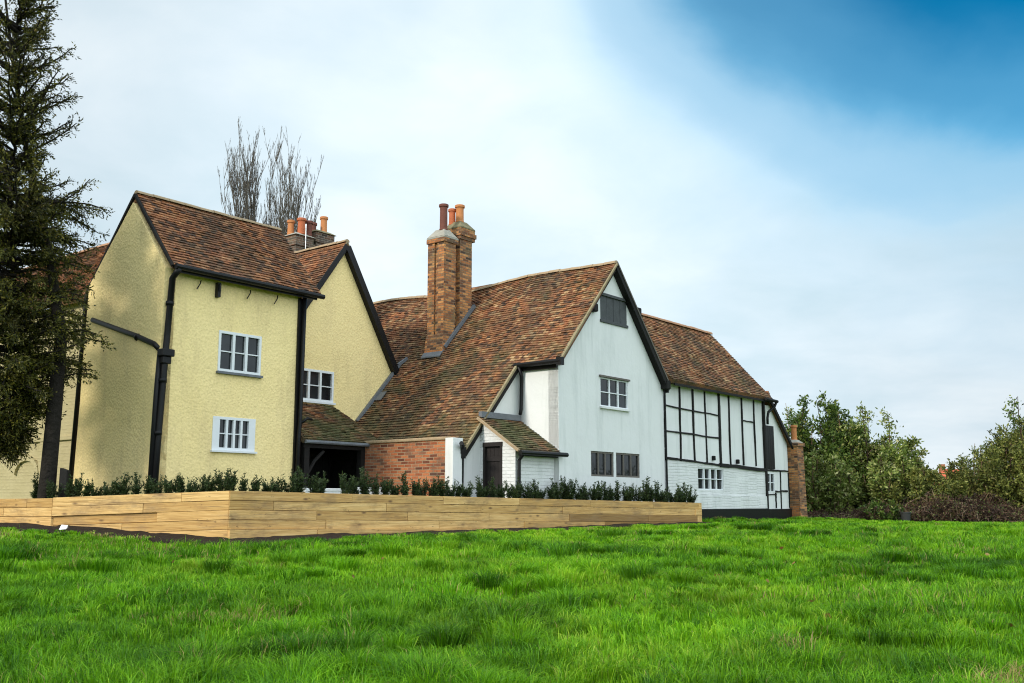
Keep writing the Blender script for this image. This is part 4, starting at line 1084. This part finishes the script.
shrub('shrub', 'low olive shrub below the distant red roof', 'shrub', at(952,38), 1.25, 1.4, 28, .12, 'busholive', 12000, G)
shrub('shrub', 'pale leaved shrub rising behind the broad olive shrub', 'shrub', at(984,41), 3.2, 1.0, 20, .12, 'bushlight', 6000, G)
shrub('shrub', 'small bright green shrub low at the foot of the brambles', 'shrub', at(880,34.2), .75, .7, 14, .10, 'bushgreen', 2200, G)
shrub('field_tree', 'half bare tree reaching in at the right edge above the hedge', 'tree', at(1056,37), 5.9, 2.1, 14, .14, 'bushgreen', 7000, openness=1.4)
def brambles():
    st = MB(); P = []; T = []
    for k in range(2600):
        u = random.uniform(806, 1100); y = random.uniform(34.0, 36.6); p = at(u, y); p.z = gp(p.x, p.y)-.05
        hmax = .30+.62*min(1,max(0,(u-835)/90)) * (.7+.5*noise.noise(Vector((u*.03,0,0))))
        hmax *= .45+1.1*float(vnoise(p.x,p.y,.9)); a = random.uniform(0,6.28); L = random.uniform(.5,1.3); hh = random.uniform(.35,1.1)*hmax
        d = Vector((math.cos(a),math.sin(a)*.6,0)); z0_ = random.uniform(0,.6)*hmax
        pts = [p+Z*z0_, p+d*L*.35+Z*(z0_+hh*.55), p+d*L*.7+Z*(z0_*.6+hh*.6), p+d*L+Z*hh*.25]
        st.tube(pts, [.011,.009,.007,.004], 3, cap=False, r=random.random())
        for q in range(14):
            f = random.uniform(.1,3); j = min(2,int(f)); P.append(pts[j].lerp(pts[j+1], f-j)); T.append(d)
    P = np.array([tuple(p) for p in P]); T = np.array([tuple(t) for t in T])
    C, A, B = leaves_at(P, T, .085, .05, 1.3, .2)
    o = diamonds('undergrowth', C, A, B, [M['bramleaf'], M['bramble']], np.clip(rng.normal(.45,.28,len(P)),0,1), extra=st)
    tag(o, 'brown bramble tangle along the foot of the shrubs', 'brambles', kind='stuff')
brambles()
def treeline():
    C = []; 
    for x0, y0, x1, y1, h, m in ((21.5,37,75,30,2.6,26000),(-80,66,-24,70,4.5,14000),(20,64,110,58,4.0,9000)):
        f = rng.random(m); bx = x0+(x1-x0)*f; by = y0+(y1-y0)*f; top = h*(.45+.9*vnoise(bx, by, .28))*(.8+.4*vnoise(bx, by, 1.1))
        r = rng.random(m)**.6; C.append(np.stack([bx+rng.normal(0,.5,m), by+rng.normal(0,.7,m), top*r], 1))
    C = np.concatenate(C); d = rand_dirs(len(C)); c, A, B = leaves_at(C, d, .26, .16, .3)
    tag(diamonds('treeline', c, A, B, M['busholive'], np.clip(rng.normal(.4,.2,len(C)),0,1)), 'far line of hedges closing the field', 'hedge', kind='stuff')
treeline()
p = at(905, 33.6); p.z = gp(p.x, p.y)
mb = MB(); mb.lathe(p, [(.12,-.05),(.13,.0),(.16,.30),(.175,.30),(.175,.33),(.15,.33),(.13,.05)], 18); o = mb.build('bucket', M['bucket'], None, loc=p); tag(o, 'grey bucket standing before the brambles', 'bucket')
# white scrap on the earth
p = Vector((-7.3,16.55,0)); p.z = gp(p.x, p.y)+.05
mb = MB(); mb.face([p+Vector(v) for v in ((-.06,-.03,-.01),(.06,-.04,.0),(.07,.0,.06),(-.04,.01,.07))]); mb.face([p+Vector(v) for v in ((-.04,.01,.07),(.07,.0,.06),(.05,.06,.02),(-.05,.06,.03))])
mb.face([p+Vector(v) for v in ((.06,-.04,0),(.05,.06,.02),(.07,0,.06))])
o = mb.build('paper_scrap', M['litter'], None, loc=p); tag(o, 'crumpled white paper scrap on the bare earth below the planter', 'litter')
# far house
fhp = at(955, 150); fh = empty('far_house', fhp, 'distant house with bright red tiled roof seen between the shrubs', 'house')
mb = MB(); c_ = fhp
mb.hexa([c_+Vector(v) for v in ((-4,-3,-.5),(4,-3,-.5),(4,3,-.5),(-4,3,-.5),(-4,-3,3.4),(4,-3,3.4),(4,3,3.4),(-4,3,3.4))]); mb.build('wall', M['white'], fh)
mb = MB(); e0,e1 = c_.z+3.3, c_.z+5.3
mb.face([c_+Vector(v) for v in ((-4.3,-3.3,3.3),(4.3,-3.3,3.3),(1.2,0,5.6),(-1.2,0,5.6))],.4); mb.face([c_+Vector(v) for v in ((4.3,3.3,3.3),(-4.3,3.3,3.3),(-1.2,0,5.6),(1.2,0,5.6))],.4)
mb.face([c_+Vector(v) for v in ((-4.3,3.3,3.3),(-4.3,-3.3,3.3),(-1.2,0,5.6))],.4); mb.face([c_+Vector(v) for v in ((4.3,-3.3,3.3),(4.3,3.3,3.3),(1.2,0,5.6))],.4)
mb.face([c_+Vector(v) for v in ((-4.3,-3.3,3.3),(-4.3,3.3,3.3),(4.3,3.3,3.3),(4.3,-3.3,3.3))],.4)
rf = mb.build('roof', plain('bright_red_tile', (.52,.12,.06), .8, .25, 3), fh)
mb = MB(); mb.hexa([c_+Vector(v) for v in ((-1.9,-.3,4.4),(-1.2,-.3,4.4),(-1.2,.4,4.4),(-1.9,.4,4.4),(-1.9,-.3,6.3),(-1.2,-.3,6.3),(-1.2,.4,6.3),(-1.9,.4,6.3))]); mb.build('chimney', M['brick'], rf)

# ================================================================== GRASS
def grass():
    n0 = 600000; nt_ = 20000; per = 44
    span = math.log(37.5/4.6)
    y = 4.6*np.exp(rng.random(n0)**.92*span); x = (rng.random(n0)*2-1)*(.57*y+2.6)
    # tussocks: blades arching out of a common root
    ty_ = 4.6*np.exp(rng.random(nt_)**.95*span); tx_ = (rng.random(nt_)*2-1)*(.57*ty_+2.6)
    keep = vnoise(tx_+17, ty_+3, .9)*.6+vnoise(tx_, ty_+77, 2.2)*.4 > .40
    tx_, ty_ = tx_[keep], ty_[keep]; nt_ = len(tx_)
    tr_ = rng.uniform(.05,.17,nt_)*(.6+.8*vnoise(tx_+5,ty_+5,.7)); th_ = rng.uniform(.07,.17,nt_)*(.6+.8*vnoise(tx_+5,ty_+5,.7)); tc_ = rng.normal(0,.16,nt_)
    nb_ = 1150                                  # a few big old tussocks
    by_ = 4.8*np.exp(rng.random(nb_)*math.log(30/4.8)); bx_ = (rng.random(nb_)*2-1)*(.57*by_+2.6)
    kb = vnoise(bx_+61, by_+8, .5) > .42; bx_, by_ = bx_[kb], by_[kb]; nb_ = len(bx_)
    br_ = rng.uniform(.14,.36,nb_); bh_ = rng.uniform(.12,.22,nb_); bc_ = rng.normal(-.12,.12,nb_)
    cnt = np.concatenate([np.full(nt_, per), np.full(nb_, 330)])
    tx_, ty_, tr_, th_, tc_ = [np.concatenate(q) for q in ((tx_,bx_),(ty_,by_),(tr_,br_),(th_,bh_),(tc_,bc_))]; nt_ += nb_
    ti = np.repeat(np.arange(nt_), cnt); m = len(ti); ta = rng.uniform(0,2*math.pi,m); tq = np.sqrt(rng.random(m))
    px_ = tx_[ti]+np.cos(ta)*tq*tr_[ti]*.7; py_ = ty_[ti]+np.sin(ta)*tq*tr_[ti]*.7
    x = np.concatenate([x, px_]); y = np.concatenate([y, py_]); n = len(x)
    L = np.concatenate([rng.uniform(.03,.075,n0)*(.6+.8*vnoise(x[:n0],y[:n0]+21,.42)), th_[ti]*rng.uniform(.65,1.25,m)])
    az = np.concatenate([rng.uniform(0,2*math.pi,n0), ta+rng.normal(0,.5,m)])
    lean = np.concatenate([rng.uniform(.1,.9,n0), .15+.85*tq*rng.uniform(.6,1.2,m)])
    col = np.concatenate([np.zeros(n0), tc_[ti]-.05])
    def side(px, py, a, b): return (b.x-a.x)*(py-a.y)-(b.y-a.y)*(px-a.x)
    cen = vnoise(x, y, 1.3)
    ok = np.ones(n, bool); trod = np.ones(n)
    for a, b, m0, m1 in ((PX,PL,.42,.42),(PL,PA,.45,.70),(PA,PB,.70,.15)):
        Ls = math.hypot(b.x-a.x, b.y-a.y); sd = side(x, y, a, b)/Ls
        t = ((x-a.x)*(b.x-a.x)+(y-a.y)*(b.y-a.y))/Ls/Ls
        lim = -(m0+(m1-m0)*np.clip(t,0,1))*(.35+1.1*cen) + rng.normal(0,.06,n)
        on = (t > -.05) & (t < 1.01)
        ok &= ~((sd > lim) & (t > -.02) & (t < 1.003))
        trod = np.where(on & (sd > -3.2), np.minimum(trod, np.clip(.30+.70*(-sd)/3.2, .3, 1)), trod)
    sx = (x-O.x)*D.x+(y-O.y)*D.y; qx = (x-O.x)*N.x+(y-O.y)*N.y
    ok &= ~((qx < 4.02+rng.normal(0,.03,n)) & (sx > -1.5) & (sx < 21)) & ~((qx < 4.3) & (sx > 20.1) & (sx < 20.8)) & ~((sx < -1.0) & (y > 18.4) & (x < -4))
    ok &= ~((y > 35.2) & (x > 9))
    worn = vnoise(x+31, y+7, .55)*.6+vnoise(x, y+50, 1.7)*.4
    ok &= rng.random(n) < np.clip((worn-.20)/.12, .3, 1)
    x, y, worn, L, az, lean, col, trod = [q[ok] for q in (x, y, worn, L, az, lean, col, trod)]; n = len(x); z = gz(x, y)
    L = L*trod*(1-.40*np.clip((y-18)/12,0,1))
    w = (.0024+.00040*y)*rng.uniform(.75,1.3,n)
    gaz = 4*math.pi*vnoise(x+200,y,.8)
    dx = np.cos(az)+np.cos(gaz)*.30; dy = np.sin(az)+np.sin(gaz)*.30
    dl = np.sqrt(dx*dx+dy*dy)+1e-6; dx/=dl; dy/=dl
    # width axis: across the blade's lean, at random
    wa = az+rng.uniform(0,math.pi,n); wx, wy = np.cos(wa)*w*.5, np.sin(wa)*w*.5
    mx, my, mz = x+dx*L*lean*.30, y+dy*L*lean*.30, z+L*.60
    tx, ty, tz = x+dx*L*lean, y+dy*L*lean, z+L*(1.05-.45*lean)
    zb = z-.015
    V = np.stack([np.stack([x-wx,y-wy,zb],1),np.stack([x+wx,y+wy,zb],1),np.stack([mx+wx*.8,my+wy*.8,mz],1),np.stack([mx-wx*.8,my-wy*.8,mz],1),np.stack([tx,ty,tz],1)],1).reshape(-1,3).astype(np.float32)
    b = np.arange(n,dtype=np.int32)*5
    loops = np.stack([b,b+1,b+2,b+3,b+3,b+2,b+4],1).ravel(); starts = np.stack([np.arange(n)*7,np.arange(n)*7+4],1).ravel().astype(np.int32)
    me = bpy.data.meshes.new('grass'); me.vertices.add(len(V)); me.vertices.foreach_set('co', V.ravel())
    me.loops.add(len(loops)); me.loops.foreach_set('vertex_index', loops); me.polygons.add(len(starts)); me.polygons.foreach_set('loop_start', starts)
    me.update(calc_edges=True)
    rnd = np.clip(rng.normal(.46,.16,n)+col+.40*(vnoise(x+5,y+90,.55)-.5)+.25*(vnoise(x+50,y+9,1.9)-.5)+.08*np.clip((y-12)/12,0,1), 0, .93)
    spot = np.clip((vnoise(x+120,y+33,1.05)-.80)/.1,0,1)*np.clip((vnoise(x+20,y+133,3.1)-.3)/.2,0,1)
    dry = (rng.random(n) < .006+.05*np.clip((.42-worn)/.15,0,1)+.55*spot); L = L*(1-.4*spot); rnd = np.where(dry, .99, rnd)
    at_ = me.attributes.new('rnd','FLOAT','FACE'); at_.data.foreach_set('value', np.repeat(rnd,2).astype(np.float32))
    me.materials.append(foliage_mat('grass_blade', [(0,(.028,.11,.003)),(.35,(.11,.30,.004)),(.65,(.195,.42,.008)),(.92,(.34,.52,.03)),(.97,(.36,.27,.11)),(1,(.36,.27,.11))], .28, .5, (.7,.30)))
    o = bpy.data.objects.new('grass', me); COL.objects.link(o); tag(o, 'bright green rough meadow grass', 'grass', kind='stuff'); print('grass', n)
    # dead leaves lying in the grass
    m_ = 420; ly = 5.2*np.exp(rng.random(m_)*math.log(33/5.2)); lx = (rng.random(m_)*2-1)*.55*ly
    k = (vnoise(lx+44, ly+12, .6) > .45) & ~((lx < 6) & (ly > 15)); lx, ly = lx[k], ly[k]
    P = np.stack([lx, ly, gz(lx, ly)+.05], 1); T = np.stack([rng.normal(size=len(lx)), rng.normal(size=len(lx)), rng.normal(size=len(lx))*.3], 1); T /= np.linalg.norm(T, axis=1, keepdims=True)
    C, A, B = leaves_at(P, T, .07, .05, .2)
    tag(diamonds('fallen_leaves', C, A, B, foliage_mat('dead_leaf', [(0,(.10,.045,.015)),(.6,(.24,.12,.04)),(1,(.40,.28,.14))], .1), np.clip(rng.normal(.5,.25,len(P)),0,1)), 'brown fallen leaves scattered in the grass', 'leaves', kind='stuff')
grass()

# ================================================================== LIGHT, SKY, CAMERA
SUN_EL = R(27)
h = (-D*.98 - N*.14).normalized()
sun_dir = (h*math.cos(SUN_EL) + Z*math.sin(SUN_EL)).normalized()
sl = bpy.data.lights.new('sun', 'SUN'); sl.energy = 2.1; sl.angle = R(10.0); sl.color = (1, .94, .84)
so = bpy.data.objects.new('sun', sl); COL.objects.link(so); so.rotation_euler = sun_dir.to_track_quat('Z', 'Y').to_euler()
w = bpy.data.worlds.new('World'); sc.world = w; w.use_nodes = True
nt = w.node_tree; bg = nt.nodes['Background']
sky = nd(nt, 'ShaderNodeTexSky'); sky.sky_type = 'NISHITA'; sky.sun_disc = False
sky.sun_elevation = SUN_EL; sky.sun_rotation = math.atan2(sun_dir.x, sun_dir.y)
sky.air_density = 1.4; sky.dust_density = .6; sky.ozone_density = 3.0
tc = nt.nodes.new('ShaderNodeTexCoord'); g = tc.outputs['Generated']
def dirv(az, el): return Vector((math.sin(R(az))*math.cos(R(el)), math.cos(R(az))*math.cos(R(el)), math.sin(R(el))))
def dotn(v):
    n_ = nd(nt, 'ShaderNodeVectorMath', operation='DOT_PRODUCT'); lk(nt, g, n_.inputs[0]); n_.inputs[1].default_value = v; return n_.outputs['Value']
# stretch the clouds flat towards the horizon
sep = nd(nt, 'ShaderNodeSeparateXYZ'); lk(nt, g, sep.inputs[0])
zz = math_n(nt, 'ADD', math_n(nt, 'MAXIMUM', sep.outputs[2], 0.0), .22)
cmb = nd(nt, 'ShaderNodeCombineXYZ'); lk(nt, math_n(nt, 'DIVIDE', sep.outputs[0], zz), cmb.inputs[0]); lk(nt, math_n(nt, 'DIVIDE', sep.outputs[1], zz), cmb.inputs[1])
cp = cmb.outputs[0]
n1 = noise_n(nt, cp, .9, 7, .52, .35); n2 = noise_n(nt, cp, 2.6, 6, .55, .3)
hole = dotn(dirv(32, 36))
m1 = math_n(nt, 'ADD', hole, math_n(nt, 'MULTIPLY', math_n(nt, 'SUBTRACT', n1, .5), .10))
clear = ramp(nt, m1, [(.855, 0), (.895, .10), (.930, .38), (.957, .78), (.982, 1)], 'EASE')
cloud = ramp(nt, math_n(nt, 'ADD', math_n(nt, 'MULTIPLY', n1, .65), math_n(nt, 'MULTIPLY', n2, .35)), [(.36, (.40,.51,.57)), (.50, (.50,.585,.64)), (.62, (.60,.66,.695))])
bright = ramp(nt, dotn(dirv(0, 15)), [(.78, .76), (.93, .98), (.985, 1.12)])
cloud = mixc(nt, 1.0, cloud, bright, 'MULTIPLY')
# added glow in the unseen sky behind the camera, brightening the house fronts
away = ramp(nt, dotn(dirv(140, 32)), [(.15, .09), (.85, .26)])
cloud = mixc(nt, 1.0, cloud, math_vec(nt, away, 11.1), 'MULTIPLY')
skyc = mixc(nt, 1.0, sky.outputs[0], (.0004, .046, .066), 'MULTIPLY')
veil = ramp(nt, clear, [(0, 0), (.65, 1)])          # thin cloud lets a pale blue through before it opens
cloud = mixc(nt, veil, cloud, (.20, .46, .66))
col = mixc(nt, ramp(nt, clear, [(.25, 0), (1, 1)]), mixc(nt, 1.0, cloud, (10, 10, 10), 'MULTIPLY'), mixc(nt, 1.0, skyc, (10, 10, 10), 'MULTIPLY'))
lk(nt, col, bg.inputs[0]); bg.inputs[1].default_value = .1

cam = bpy.data.cameras.new('camera'); co = bpy.data.objects.new('camera', cam); COL.objects.link(co)
co.location = EYE; co.rotation_euler = (math.pi/2+TH, 0, 0); cam.sensor_width = 36; cam.lens = 36*F/1024; cam.clip_end = 5000; cam.clip_start = .1
sc.camera = co
vs = sc.view_settings; vs.view_transform = 'Standard'; vs.look = 'None'; vs.exposure = 0.58; vs.gamma = 1
sc.render.engine = 'CYCLES'; sc.cycles.max_bounces = 6; sc.cycles.use_denoising = True; sc.cycles.filter_width = 1.1
